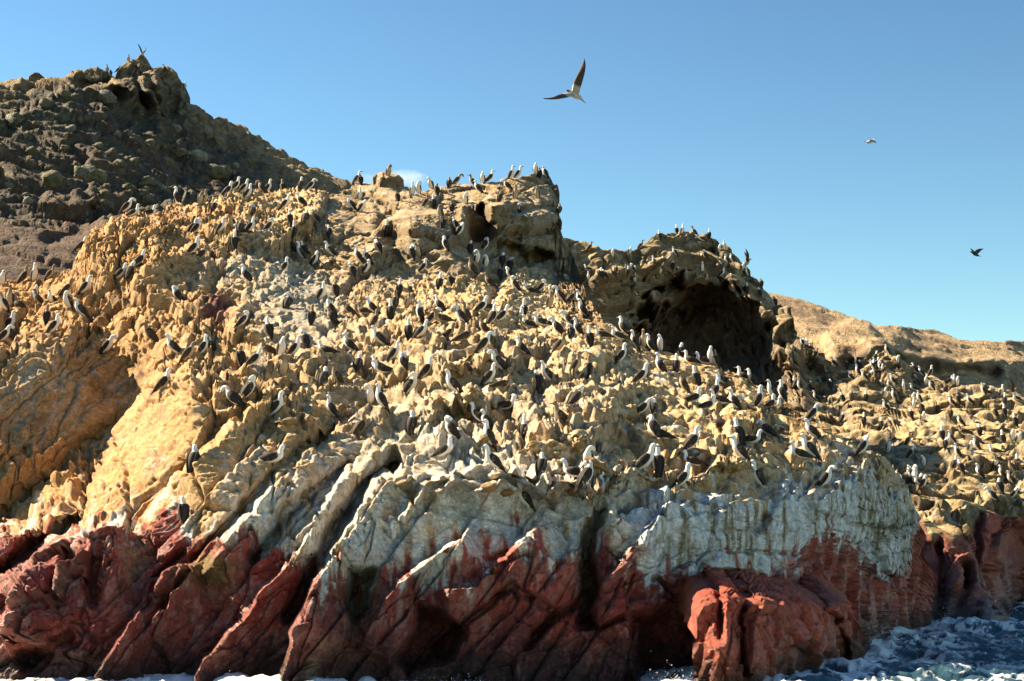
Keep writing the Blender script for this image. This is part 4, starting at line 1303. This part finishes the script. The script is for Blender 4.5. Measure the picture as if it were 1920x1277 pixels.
def bird_parts(kind, plumage):
    trunk, neck, head, beak, at, cs = pose_rows(kind)
    rows = trunk + neck + head
    n, seg = 30, 14
    V, Fc = loft(rows, n, seg)
    nt_, nn = len(trunk), len(rows)
    dark = np.array([0.024, 0.019, 0.016])
    if plumage == 'white':
        headc, belly = np.array([0.80, 0.79, 0.76]), np.array([0.74, 0.71, 0.66])
    else:
        headc, belly = np.array([0.23, 0.165, 0.105]), np.array([0.44, 0.35, 0.25])
    T = np.empty((len(V), 3))
    for k in range(n):
        u = k / (n - 1) * (nn - 1)
        for j in range(seg):
            a = math.sin(2 * math.pi * j / seg)      # + on the back or the belly, told apart below
            i = k * seg + j
            T[i] = belly
            if u < 1.9:
                T[i] = dark
    cen = catmull(rows, n)[:, :3]
    back = np.array([-cs[1], 0, cs[0]])
    for k in range(n):
        u = k / (n - 1) * (nn - 1)
        for j in range(seg):
            i = k * seg + j
            off = (V[i] - cen[k]) @ back
            if u < nt_ - 0.6:
                w_ = np.clip((off / (np.linalg.norm(V[i] - cen[k]) + 1e-6) + 0.05) * 4, 0, 1)
                T[i] = T[i] * (1 - w_) + dark * w_
            else:
                w_ = np.clip((u - (nt_ - 0.6)) / 0.9, 0, 1)
                base = headc
                T[i] = T[i] * (1 - w_) + base * w_
                if plumage == 'white' and off > 0 and u < nt_ + 0.5:
                    T[i] = T[i] * 0.75 + dark * 0.25
            if u > nn - 1.9:                          # dark bare face round the bill
                f_ = np.clip((u - (nn - 1.9)) / 0.6, 0, 1) * (0.85 if plumage == 'white' else 0.5)
                T[i] = T[i] * (1 - f_) + np.array([0.09, 0.09, 0.11]) * f_
    T[-2] = dark
    T[-1] = (0.10, 0.10, 0.12)
    out = {'body': skin_mesh('bird_body', V, Fc, T, FEATHER)}
    V, Fc = loft(beak, 8, 8)
    me = bpy.data.meshes.new('bird_beak')
    me.from_pydata(V.tolist(), [], Fc)
    me.polygons.foreach_set('use_smooth', np.ones(len(me.polygons), bool))
    me.materials.append(HORN)
    out['beak'] = me
    # folded wings along the flanks, or raised ones
    wd = np.array([0.020, 0.016, 0.014]) if plumage == 'white' else np.array([0.036, 0.025, 0.017])
    for sgn, key in ((1, 'wing_a'), (-1, 'wing_b')):
        if kind != 'spread':
            rows_w = []
            for d, h, lat, hw, hh in ((0.185, 0.02, 0.068, 0.012, 0.034), (0.13, 0.018, 0.086, 0.024, 0.066), (0.03, 0.016, 0.092, 0.026, 0.080), (-0.08, 0.014, 0.076, 0.021, 0.064), (-0.19, 0.012, 0.045, 0.015, 0.041), (-0.28, 0.008, 0.024, 0.008, 0.020), (-0.36, 0.0, 0.014, 0.003, 0.007)):
                q = at(d, h)
                rows_w.append([q[0], sgn * lat, q[2], hw, hh])
            V, Fc = loft(rows_w, 16, 8)
        else:
            q = at(0.13, 0.03)
            rows_w = [[q[0], sgn * 0.06, q[2], 0.075, 0.016], [q[0] - 0.01, sgn * 0.20, q[2] + 0.14, 0.085, 0.014], [q[0] - 0.0, sgn * 0.34, q[2] + 0.33, 0.075, 0.011], [q[0] - 0.06, sgn * 0.45, q[2] + 0.52, 0.05, 0.007], [q[0] - 0.14, sgn * 0.52, q[2] + 0.68, 0.012, 0.003]]
            V, Fc = loft(rows_w, 16, 8, side0=(1, 0, 0))
        tw = np.tile(wd, (len(V), 1))
        rn = fbm(V * 30, 2, 7)
        tw = mixc(tw, np.array([0.28, 0.22, 0.15]), sstep(0.45, 0.85, rn) * 0.35)
        out[key] = skin_mesh('bird_wing', V, Fc, tw, FEATHER)
    if kind != 'nest':
        for sgn, key in ((1, 'leg_a'), (-1, 'leg_b')):
            y = sgn * 0.036
            V, Fc = loft([[-0.005, y, 0.13, 0.013, 0.013], [0.0, y, 0.07, 0.008, 0.008], [0.004, y, 0.012, 0.008, 0.008], [0.006, y, -0.03, 0.009, 0.009]], 6, 6)
            V = V.tolist()
            b0 = len(V)
            V += [[-0.018, y, 0.004], [0.075, y - 0.034, 0.003], [0.088, y, 0.004], [0.075, y + 0.034, 0.003], [0.006, y, 0.022]]
            Fc = Fc + [(b0, b0 + 1, b0 + 4), (b0 + 1, b0 + 2, b0 + 4), (b0 + 2, b0 + 3, b0 + 4), (b0 + 3, b0, b0 + 4), (b0, b0 + 3, b0 + 2, b0 + 1)]
            me = bpy.data.meshes.new('bird_leg')
            me.from_pydata(V, [], Fc)
            me.materials.append(SKIN)
            out[key] = me
    return out

KIND = {'S': 'stand', 'U': 'upright', 'N': 'nest', 'R': 'hunched', 'B': 'bowed', 'P': 'preening', 'W': 'spread'}
LIB = {(k, p): bird_parts(KIND[k], 'white' if p == 'w' else 'brown') for k in KIND for p in 'wk'}

# where each bird stands: direction of its feet, then posture, facing (l r f b) and plumage (w white-headed, k brown-headed)
BIRDS = """236 396 Brw|248 393 Nrw|277 392 Nrw|148 467 Srw|4 518 Rfw|43 530 Srk|64 526 Ufw|92 524 Srk|122 553 Srk|158 550 Srw|223 523 Srw|243 522 Pbw|256 500 Srw|74 572 Slk|66 566 Rfw|97 567 Nfw|128 578 Pfw
8 582 Pfw|18 573 Ufk|36 577 Nlk|155 595 Slw|86 605 Ubk|99 625 Srw|16 620 Urw|6 641 Brw|200 662 Brw|284 642 Blk|303 733 Srw
332 377 Ulw|382 366 Srk|424 358 Srw|440 357 Srw|455 357 Srw|463 372 Srw|492 361 Blk|500 353 Urw|531 353 Ubk|563 353 Ubw|581 352 Brw|400 397 Pbw|375 384 Rfk|473 407 Pbw|532 393 Srw|568 386 Slw|594 418 Slw|544 419 Ubw|572 418 Rbw
366 439 Srw|359 436 Srw|413 436 Srw|435 429 Pfk|450 437 Rbk|456 439 Nlw|467 437 Srw|501 433 Prw|440 464 Ubw|551 443 Ubw|617 444 Rbw|546 466 Slw|549 474 Nlw|564 484 Slw|573 476 Slw|590 496 Prw|622 481 Slw|360 477 Srw|375 488 Srk|400 491 Slk|532 510 Srw|463 528 Slw
337 568 Plw|538 580 Pbw|603 561 Srw|628 555 Rbk|506 631 Ubw|583 607 Ubk|624 606 Slk|622 591 Plw|452 612 Prw|573 650 Pbw|330 665 Slw|352 676 Brk|380 664 Srw|400 663 Blw|472 688 Srw|452 685 Rbk|507 664 Nlk|527 668 Rfw|550 668 Srw|530 706 Pfk|615 664 Nlw|604 722 Rbw|632 721 Slk
661 518 Pbw|685 513 Rrw|658 592 Blk|684 588 Nlk|702 588 Slw|740 581 Ubk|734 598 Ubw|748 553 Ubw|791 510 Srw|823 541 Ubw|845 538 Pbk|764 577 Rfk|787 600 Ulw|826 583 Slw|808 608 Brw|832 604 Nlk|865 603 Blw|875 604 Ulk|898 588 Srw|913 581 Nrw|700 613 Urk|767 633 Ubw|787 633 Srw|715 648 Slw|660 660 Slw|838 638 Srk|868 639 Nrk|908 626 Slk|905 661 Brw|670 698 Bbw|737 676 Srw|757 693 Plw|797 710 Srw|713 694 Nlw|722 699 Nlw
920 537 Slk|942 497 Rbw|957 506 Pbw|958 524 Plw|938 521 Rbk|967 545 Plw|997 551 Nlw|1012 547 Prw|1030 576 Ufk|1050 564 Blw|1068 568 Prk|1088 570 Ulw|1095 593 Slw|923 607 Srw|938 604 Srw|982 594 Ubw|972 595 Nfw|993 613 Nlw|1020 611 Nlw|1047 628 Blw|1068 611 Blw|1070 636 Pbw|1087 628 Ulw|1107 648 Ubw|1133 634 Nlw|1162 636 Nlw|1170 624 Slw|1192 651 Ulw|982 664 Slw|1047 659 Srk|935 694 Blw|1080 699 Srk|1102 706 Ubk|1163 681 Srw|1028 716 Slw|1008 728 Rbw
442 762 Blw|463 748 Prw|513 781 Srw|363 882 Rbw|505 868 Nrw|343 977 Rbw|622 781 Slw|695 759 Pfw|717 764 Ulw|768 739 Prw|853 738 Slw|673 819 Srk|772 813 Rbw|735 869 Ubw|850 824 Plw|832 854 Nrw
915 721 Srw|938 728 Nrk|943 768 Nrw|900 794 Slw|1075 761 Prw|1055 798 Slk|983 826 Ubw|915 807 Rlw|918 834 Ulw|928 880 Slw|1012 891 Rbw|985 951 Slw|1083 894 Nlw|1102 882 Pfw|1098 913 Prw|1112 931 Srw
1207 634 Ufk|1223 649 Ulw|1238 647 Rfw|1198 719 Srw|1242 701 Ulw|1268 696 Ubw|1278 668 Rbw|1297 681 Nlw|1324 678 Nlw|1334 676 Rfw|1345 684 Ubk|1397 711 Nlw|1412 713 Slw|1285 734 Ulk|1307 723 Ubw|1358 719 Nlw|1337 748 Srw|1352 757 Nlw|1378 766 Slw|1420 763 Urw|1450 748 Slw|1467 749 Ulw|1442 764 Nrw|1456 765 Nfw|1200 779 Brw|1224 779 Bbw|1297 754 Nrw|1323 767 Nrw|1322 739 Nfk
1243 823 Nlw|1228 819 Rlw|1293 846 Srw|1388 828 Ubw|1405 831 Nrw|1443 819 Blw|1390 863 Slw|1205 883 Srw|1235 888 Ubw|1302 873 Nlw|1277 914 Srw|1422 913 Slw|1350 802 Nlk|1527 822 Slw|1502 859 Nlw|1522 858 Slw|1548 913 Brw|1616 852 Prw
1566 673 Slw|1588 681 Rbk|1607 687 Ulw|1613 691 Rbk|1640 675 Srw|1664 662 Rlw|1645 701 Nlw|1609 703 Ulw|1622 712 Slw|1597 713 Slw|1558 728 Rbw|1532 752 Slw|1580 753 Rbw|1597 749 Rbk|1624 752 Ubw|1646 724 Slk|1660 727 Nfw|1676 719 Slw|1658 745 Rfw|1677 749 Ulw|1663 769 Slw|1522 779 Brw|1559 791 Slk|1578 791 Rrw|1620 796 Ubw|1652 803 Rbw|1665 849 Ufw|1672 824 Ufk
1683 683 Pfw|1717 698 Slw|1729 703 Slw|1744 704 Urw|1721 722 Ulk|1736 722 Rfw|1748 732 Slw|1716 732 Nlw|1695 732 Ufw|1779 717 Nrw|1788 722 Ufw|1795 723 Rfw|1845 739 Ulw|1852 739 Nlw|1878 742 Ufw|1884 757 Ubw|1908 751 Nlw|1897 745 Wrk|1786 761 Slw|1797 755 Ubk|1820 758 Slw|1773 737 Rbk|1724 753 Ulw|1712 754 Pfw|1685 753 Slk|1714 767 Ufw|1729 771 Rbw|1757 773 Ubk|1709 784 Rbw|1730 791 Bfw|1783 783 Rbk|1867 781 Ubk|1884 779 Ubw|1904 797 Ubw|1803 798 Slw
1810 813 Nlk|1837 816 Rbw|1858 827 Nrk|1881 831 Ubw|1898 826 Rfw|1909 831 Pfw|1786 831 Slw|1767 823 Ubw|1772 841 Pbw|1702 835 Urk|1714 823 Rfk|1831 844 Slw|1819 847 Pfw|1797 856 Ulw|1789 877 Srw|1803 885 Rbw|1707 858 Brw|1732 876 Pfw|1868 850 Nlw|1874 866 Nlk|1908 876 Ubw|1838 897 Slw|1880 897 Slw|1897 907 Slw|1726 911 Rbw|1876 923 Rbw|1863 939 Blw|1898 935 Brw
1104 470 Srk|1148 482 Pfw|1200 467 Srk|1180 478 Pfw|1237 449 Ubw|1269 436 Ubw|1279 438 Ufw|1303 440 Slk|1262 504 Ubw|1129 520 Ubw|1155 512 Rbk|1194 554 Slw|1317 509 Ufw|1317 451 Nlw|1330 446 Ubw|1358 468 Ufw|1350 501 Ufw|1363 493 Rlw|1373 491 Rlw|1393 508 Pfw|1399 494 Wrk|1401 548 Ubw|1425 554 Rbw|1428 531 Rbk|1454 559 Rbk|1349 473 Pfw
668 334 Srw|676 346 Rbk|728 331 Pfk|717 346 Ubk|773 361 Ufw|785 353 Pfw|808 338 Bfw|842 344 Rbk|855 336 Brk|888 339 Slk|905 338 Rfw|917 329 Srw|675 374 Ufw|660 393 Slw|677 398 Prw|745 377 Rbk|818 365 Rbk|798 388 Srk|813 388 Ubw|872 383 Pfw|848 397 Rbk|825 408 Pfk|830 428 Pbk|723 441 Ubw|710 473 Bbw|853 429 Rlw|862 441 Prw|835 468 Rlw|881 474 Rbw|910 468 Prw|772 484 Pbw|785 483 Pfk|672 491 Slw|690 494 Slw|886 513 Slk|895 493 Pfw|911 501 Pfw|898 361 Slw
958 323 Urw|970 324 Srw|1004 327 Rfw|1023 332 Rlw|1012 333 Rbk|953 356 Blw|967 373 Ufk|937 378 Rbk|1008 373 Pfk|975 401 Pbw|1012 433 Rfw|1022 434 Rlw|973 448 Rbw|1048 402 Rbk|1048 425 Rbk
201 134 Ufk|208 135 Rbk|220 127 Srk|241 113 Ufk|266 106 Wrk|310 132 Slk|347 165 Ufw"""
AREAS = [   # the first that fits names where a bird is
    (lambda x, y, w: w == 'hill', "on the dark hill's jagged peak"),
    (lambda x, y, w: w == 'head' and x < 1225, 'on the saddle between crag and hump'),
    (lambda x, y, w: w == 'head' and x < 1480 and y < 475, 'on top of the hump above the cave'),
    (lambda x, y, w: w == 'head' and x < 1480, 'on the hump wall over the cave'),
    (lambda x, y, w: w == 'head' and x < 1640 and y < 735, 'on the rock rib beside the cave'),
    (lambda x, y, w: w == 'head' and x < 1690 and y >= 735, 'on the shaded rocks under the rib'),
    (lambda x, y, w: w == 'head' and y < 735, 'along the far slope crest below the ridge'),
    (lambda x, y, w: w == 'head' and y < 765, 'in the top crowd of the far slope'),
    (lambda x, y, w: w == 'head' and y < 805, 'in the middle crowd of the far slope'),
    (lambda x, y, w: w == 'head' and y < 850, 'on the lower far slope'),
    (lambda x, y, w: w == 'head', 'on the far slope rocks above the water'),
    (lambda x, y, w: 640 < x < 1046 and y < 350, 'on the flat top of the crag'),
    (lambda x, y, w: 640 < x < 860 and y < 480, 'on the crag wall before its hole'),
    (lambda x, y, w: 840 < x < 1060 and y < 480, 'on the crag wall beyond its hole'),
    (lambda x, y, w: x < 325 and y < 480, 'on the orange knob'),
    (lambda x, y, w: x < 325 and y < 560, 'on the ledge below the orange knob'),
    (lambda x, y, w: x < 325 and y < 645, 'above the big smooth ochre face'),
    (lambda x, y, w: x < 325, 'on the big smooth ochre face'),
    (lambda x, y, w: x < 640 and y < 400, 'along the top of the orange ridge'),
    (lambda x, y, w: x < 480 and y < 500, 'on the orange ledges below the ridge top'),
    (lambda x, y, w: x < 640 and y < 500, 'on the brown ledges below the ridge top'),
    (lambda x, y, w: x < 645 and y < 635, 'on the grey rock face'),
    (lambda x, y, w: x < 645 and y < 735, 'on the ledge below the grey face'),
    (lambda x, y, w: x < 760 and y > 735, 'on the slanting slabs above the red rock'),
    (lambda x, y, w: x < 1060 and y < 560, 'at the foot of the crag'),
    (lambda x, y, w: x < 860 and y < 665, 'on the brown ledge under the crag'),
    (lambda x, y, w: x < 1010 and y < 670, 'in the crowd at mid-slope under the crag'),
    (lambda x, y, w: x < 1215 and y < 670, 'in the crowd between crag and cave'),
    (lambda x, y, w: x < 880 and y < 770, 'on the pale blocks at mid-slope'),
    (lambda x, y, w: x < 1180 and y < 770, 'on the cream blocks below the crowd'),
    (lambda x, y, w: x < 1190, 'on the lower blocks above the white band'),
    (lambda x, y, w: y < 735, 'along the rim before the cave'),
    (lambda x, y, w: y < 800, 'just below the rim before the cave'),
    (lambda x, y, w: y < 850 and x < 1480, 'on the ledges above the streaked wall'),
    (lambda x, y, w: True, 'on the lip of the streaked wall'),
]
POSE_WORDS = {'S': 'standing', 'U': 'upright', 'N': 'sitting', 'R': 'hunched', 'B': 'head-bowed', 'P': 'preening', 'W': 'wing-spreading'}
FACE_WORDS = {'l': 'left-facing', 'r': 'right-facing', 'f': 'sea-facing', 'b': 'rock-facing'}
ORD = 'first second third fourth fifth sixth seventh eighth ninth tenth eleventh twelfth thirteenth fourteenth fifteenth sixteenth'.split()
FACE = {'r': 0.0, 'l': math.pi, 'f': -math.pi / 2, 'b': math.pi / 2}

brng = random.Random(77)
found = []
for item in BIRDS.replace('\n', '|').split('|'):
    px, py, code = item.split()
    px, py = float(px), float(py)
    if px < 360 and py < 200:
        where = 'hill'
    elif px > 1056 and (py < line_y(A_CREST, px) - 10 or px > 1700):
        where = 'head'
    else:
        where = 'near'
    loc, nor, y2 = stand(px, py, where)
    if loc is None:
        continue
    found.append(dict(px=px, py=py, pose=code[0], face=code[1], plum=code[2], where=where, loc=loc, far=loc.y, moved=y2 - py))
found.sort(key=lambda b_: b_['far'])
single, rest = found[:300], found[300:]

def area_of(b_):
    for test, words_ in AREAS:
        if test(b_['px'], b_['py'], b_['where']):
            return words_
same = {}
for b_ in single:
    b_['area'] = area_of(b_)
    same.setdefault((b_['area'], b_['pose'], b_['face'], b_['plum']), []).append(b_)
for key, group in same.items():
    group.sort(key=lambda b_: b_['px'])
    for k, b_ in enumerate(group):
        what = '%s %s %s seabird %s' % ('white-headed' if b_['plum'] == 'w' else 'brown-headed', FACE_WORDS[b_['face']], POSE_WORDS[b_['pose']], b_['area'])
        if len(group) > 1:
            what += ', %s from the hill' % ORD[k]
        b_['label'] = what

def place_bird(b_, near):
    parts = LIB[(b_['pose'], b_['plum'])]
    o = link('seabird', parts['body'], None, b_.get('label'), 'bird', 'seabirds resting on the rocks')
    turn = FACE[b_['face']] + brng.uniform(-0.6, 0.6)
    o.rotation_euler = (brng.uniform(-0.08, 0.08), brng.uniform(-0.16, 0.12), turn)
    s = brng.uniform(0.88, 1.06)
    o.scale = (s, s * brng.choice((1, -1)) if b_['pose'] in 'RP' else s, s)
    o.location = b_['loc'] + Vector((0, 0, -0.012))
    for key, me in parts.items():
        if key == 'body' or (key.startswith('leg') and not near):
            continue
        c_ = bpy.data.objects.new(key.split('_')[0], me)
        COL.objects.link(c_)
        c_.parent = o
    return o
for k, b_ in enumerate(single):
    place_bird(b_, k < 130)

# those beyond count: the smallest, far ones, and the specks on the hill
def many_mesh(name, birds):
    V, Fc, T = [], [], []
    for b_ in birds:
        parts = LIB[(b_['pose'], b_['plum'])]
        R_ = Matrix.Translation(b_['loc'] + Vector((0, 0, -0.012))) @ Matrix.Rotation(FACE[b_['face']] + brng.uniform(-.5, .5), 4, 'Z') @ Matrix.Scale(b_.get('size', 1.0), 4)
        for key in ('body', 'wing_a', 'wing_b', 'beak'):
            me = parts[key]
            base = len(V)
            for v in me.vertices:
                V.append((R_ @ v.co)[:])
            for p_ in me.polygons:
                Fc.append([base + i for i in p_.vertices])
            if 'tint' in me.attributes:
                T += [tuple(d_.color[:3]) for d_ in me.attributes['tint'].data]
            else:
                T += [(0.12, 0.12, 0.13)] * len(me.vertices)
    return skin_mesh(name, np.array(V), Fc, np.array(T), FEATHER)
while len(rest) < 105:
    x, y = brng.uniform(0, 480), brng.uniform(240, 480)
    if y > 400 and brng.random() < 0.6:
        continue
    if y < line_y(C_CREST, x) + 45:
        continue
    loc, nor, _ = stand(x, y, 'hill', 4)
    if loc is not None:
        rest.append(dict(px=x, py=y, pose=brng.choice('SURN'), face=brng.choice('lrfb'), plum=brng.choice('wwk'), loc=loc))
n_far = 0
while n_far < 120:
    x, y = brng.uniform(1080, 1925), brng.uniform(450, 930)
    if x < 1480 and (y > 530 or brng.random() < 0.8):
        continue
    if y < line_y(B_CREST, x) + 4 or (x < 1745 and y > line_y(A_CREST, x) - 14) or y > 925 - 0.1 * abs(x - 1800):
        continue
    loc, nor, _ = stand(x, y, 'head', 4)
    if loc is not None and nor.z > 0.2:
        rest.append(dict(px=x, py=y, pose=brng.choice('SSURRNPB'), face=brng.choice('llrfb'), plum=brng.choice('wwwk'), loc=loc, size=0.95))
        n_far += 1
flock = link('distant_seabirds', many_mesh('distant_seabirds', rest), None, 'tiny far seabirds dotted over the dark hill and the far slope', 'birds', None, 'stuff')

# ------------------------------------------------------------------ birds on the wing
def flyer(name, label, d, body_px, body_w, wings, tints):
    """body_px: tail to head in the frame; wings: lists of (px, py, nearer by, chord)"""
    def W(p, dd=0.0):
        return unproject(np.array([p[0]]), np.array([p[1]]), np.array([d + dd]))[0]
    cen = W(body_px[len(body_px) // 2])
    rows = []
    for k, p in enumerate(body_px):
        q = W(p[:2]) - cen
        rows.append([q[0], q[1], q[2], p[2], p[2] * 0.9])
    V, Fc = loft(rows, 18, 10, side0=(0, 1, 0))
    t = np.tile(np.array(tints[0]), (len(V), 1))
    nseg = 10
    for k in range(18):
        if k < 5:
            t[k * nseg:(k + 1) * nseg] = tints[1]
    o = link(name, skin_mesh('flying_bird_body', V, Fc, t, FEATHER), None, label, 'bird')
    o.location = cen
    head = W(body_px[-1][:2]) - cen
    hd = head - (W(body_px[-2][:2]) - cen)
    hd /= np.linalg.norm(hd)
    L_ = body_w
    Vb, Fb = loft([list(head - hd * 0.01) + [0.020 * L_, 0.018 * L_], list(head + hd * 0.06 * L_) + [0.011 * L_, 0.011 * L_], list(head + hd * 0.13 * L_) + [0.003, 0.003]], 6, 8)
    me = bpy.data.meshes.new('flying_bird_beak')
    me.from_pydata(Vb.tolist(), [], Fb)
    me.materials.append(HORN)
    link('beak', me, o)
    for wpts in wings:
        rows = []
        for (x, y, dd, ch) in wpts:
            q = W((x, y), dd) - cen
            rows.append([q[0], q[1], q[2], ch, max(0.012 * L_, ch * 0.10)])
        along = np.array(rows[-1][:3]) - np.array(rows[0][:3])
        fwd = W(body_px[-1][:2]) - W(body_px[0][:2])
        Vw, Fw = loft(rows, 16, 8, side0=fwd / np.linalg.norm(fwd))
        tw = np.tile(np.array(tints[1]), (len(Vw), 1))
        for k in range(16):
            if k < 4:
                tw[k * 8:(k + 1) * 8] = np.array(tints[0]) * 0.8
        link('wing', skin_mesh('flying_bird_wing', Vw, Fw, tw, FEATHER), o)
    return o
flyer('flying_seabird', 'large pale-bellied dark-winged seabird gliding high above the crag', 36.0,
      [(1062, 168.5, 0.012), (1066, 171, 0.035), (1071, 174, 0.060), (1077, 178, 0.075), (1083, 181, 0.062), (1088, 184, 0.046), (1090.5, 186.5, 0.028)], 1.0,
      [[(1078, 176, -0.02, 0.085), (1081, 163, -0.12, 0.090), (1086, 148, -0.22, 0.085), (1092, 132, -0.18, 0.060), (1095, 120, -0.05, 0.035), (1095.5, 110, 0.05, 0.006)],
       [(1072, 177, -0.04, 0.070), (1062, 178.5, -0.30, 0.075), (1051, 181, -0.55, 0.070), (1040, 184, -0.70, 0.045), (1030, 185, -0.75, 0.025), (1019, 184.5, -0.80, 0.005)]],
      ((0.50, 0.46, 0.40), (0.05, 0.035, 0.028)))
flyer('flying_seabird', 'tiny white gull-like bird flying far off in the open sky', 120.0,
      [(1640, 263, 0.03), (1636, 264.5, 0.09), (1631, 266, 0.13), (1627, 266.5, 0.10), (1624.5, 266, 0.07)], 1.6,
      [[(1632, 265, -0.1, 0.15), (1635, 262, -0.5, 0.15), (1638, 261, -0.9, 0.10), (1641, 263, -1.2, 0.02)], [(1632, 265, 0.1, 0.15), (1635, 265, 0.4, 0.15), (1639, 266, 0.7, 0.10), (1643, 268, 0.9, 0.02)]],
      ((0.62, 0.60, 0.58), (0.30, 0.29, 0.29)))
flyer('flying_seabird', 'small dark seabird flying with raised wings above the distant ridge', 95.0,
      [(1819, 471.5, 0.02), (1823, 473, 0.07), (1828, 476, 0.11), (1832, 478.5, 0.08), (1835, 479.5, 0.05)], 1.4,
      [[(1828, 475, -0.1, 0.11), (1825, 471, -0.5, 0.11), (1822, 468, -0.8, 0.08), (1820.5, 466, -0.9, 0.02)], [(1829, 475, 0.1, 0.12), (1833, 471, 0.3, 0.12), (1838, 468, 0.5, 0.08), (1844, 466.5, 0.7, 0.01)]],
      ((0.05, 0.05, 0.055), (0.035, 0.033, 0.035)))

# ------------------------------------------------------------------ one small cloud far behind the crag
def cloud():
    import bmesh
    bm = bmesh.new()
    bmesh.ops.create_icosphere(bm, subdivisions=4, radius=1.0)
    v = np.array([x.co[:] for x in bm.verts])
    v = v * (1 + 0.30 * fbm(v * 1.4 + 3, 3, 91))[:, None] * np.array([62.0, 30.0, 17.0])
    for k, x in enumerate(bm.verts):
        x.co = v[k]
    me = bpy.data.meshes.new('cloud')
    bm.to_mesh(me)
    bm.free()
    m = bpy.data.materials.new('cloud_vapour')
    m.use_nodes = True
    N, L = m.node_tree.nodes, m.node_tree.links
    N.clear()
    out = N.new('ShaderNodeOutputMaterial')
    vol = N.new('ShaderNodeVolumePrincipled')
    vol.inputs['Color'].default_value = (1, 1, 1, 1)
    vol.inputs['Anisotropy'].default_value = 0.3
    tc = N.new('ShaderNodeTexCoord')
    nz = N.new('ShaderNodeTexNoise')
    nz.inputs['Scale'].default_value = 0.045
    nz.inputs['Detail'].default_value = 5
    L.new(tc.outputs['Object'], nz.inputs['Vector'])
    mp = N.new('ShaderNodeVectorMath')
    mp.operation = 'MULTIPLY'
    mp.inputs[1].default_value = (1 / 62.0, 1 / 30.0, 1 / 17.0)
    L.new(tc.outputs['Object'], mp.inputs[0])
    ln = N.new('ShaderNodeVectorMath')
    ln.operation = 'LENGTH'
    L.new(mp.outputs['Vector'], ln.inputs[0])
    su = N.new('ShaderNodeMath')
    su.operation = 'MULTIPLY_ADD'
    su.inputs[1].default_value = 1.6
    L.new(nz.outputs['Fac'], su.inputs[0])
    ng_ = N.new('ShaderNodeMath')
    ng_.operation = 'MULTIPLY'
    ng_.inputs[1].default_value = -1.0
    L.new(ln.outputs['Value'], ng_.inputs[0])
    L.new(ng_.outputs['Value'], su.inputs[2])
    mr = N.new('ShaderNodeMapRange')
    mr.inputs['From Min'].default_value = -0.15
    mr.inputs['From Max'].default_value = 0.7
    mr.inputs['To Max'].default_value = 0.014
    L.new(su.outputs['Value'], mr.inputs['Value'])
    L.new(mr.outputs['Result'], vol.inputs['Density'])
    L.new(vol.outputs['Volume'], out.inputs['Volume'])
    me.materials.append(m)
    o = link('cloud', me, None, 'small soft white cloud behind the flat-topped crag', 'cloud', None, 'stuff')
    o.location = unproject(np.array([742.0]), np.array([336.0]), np.array([2600.0]))[0]
    return o
cloud()
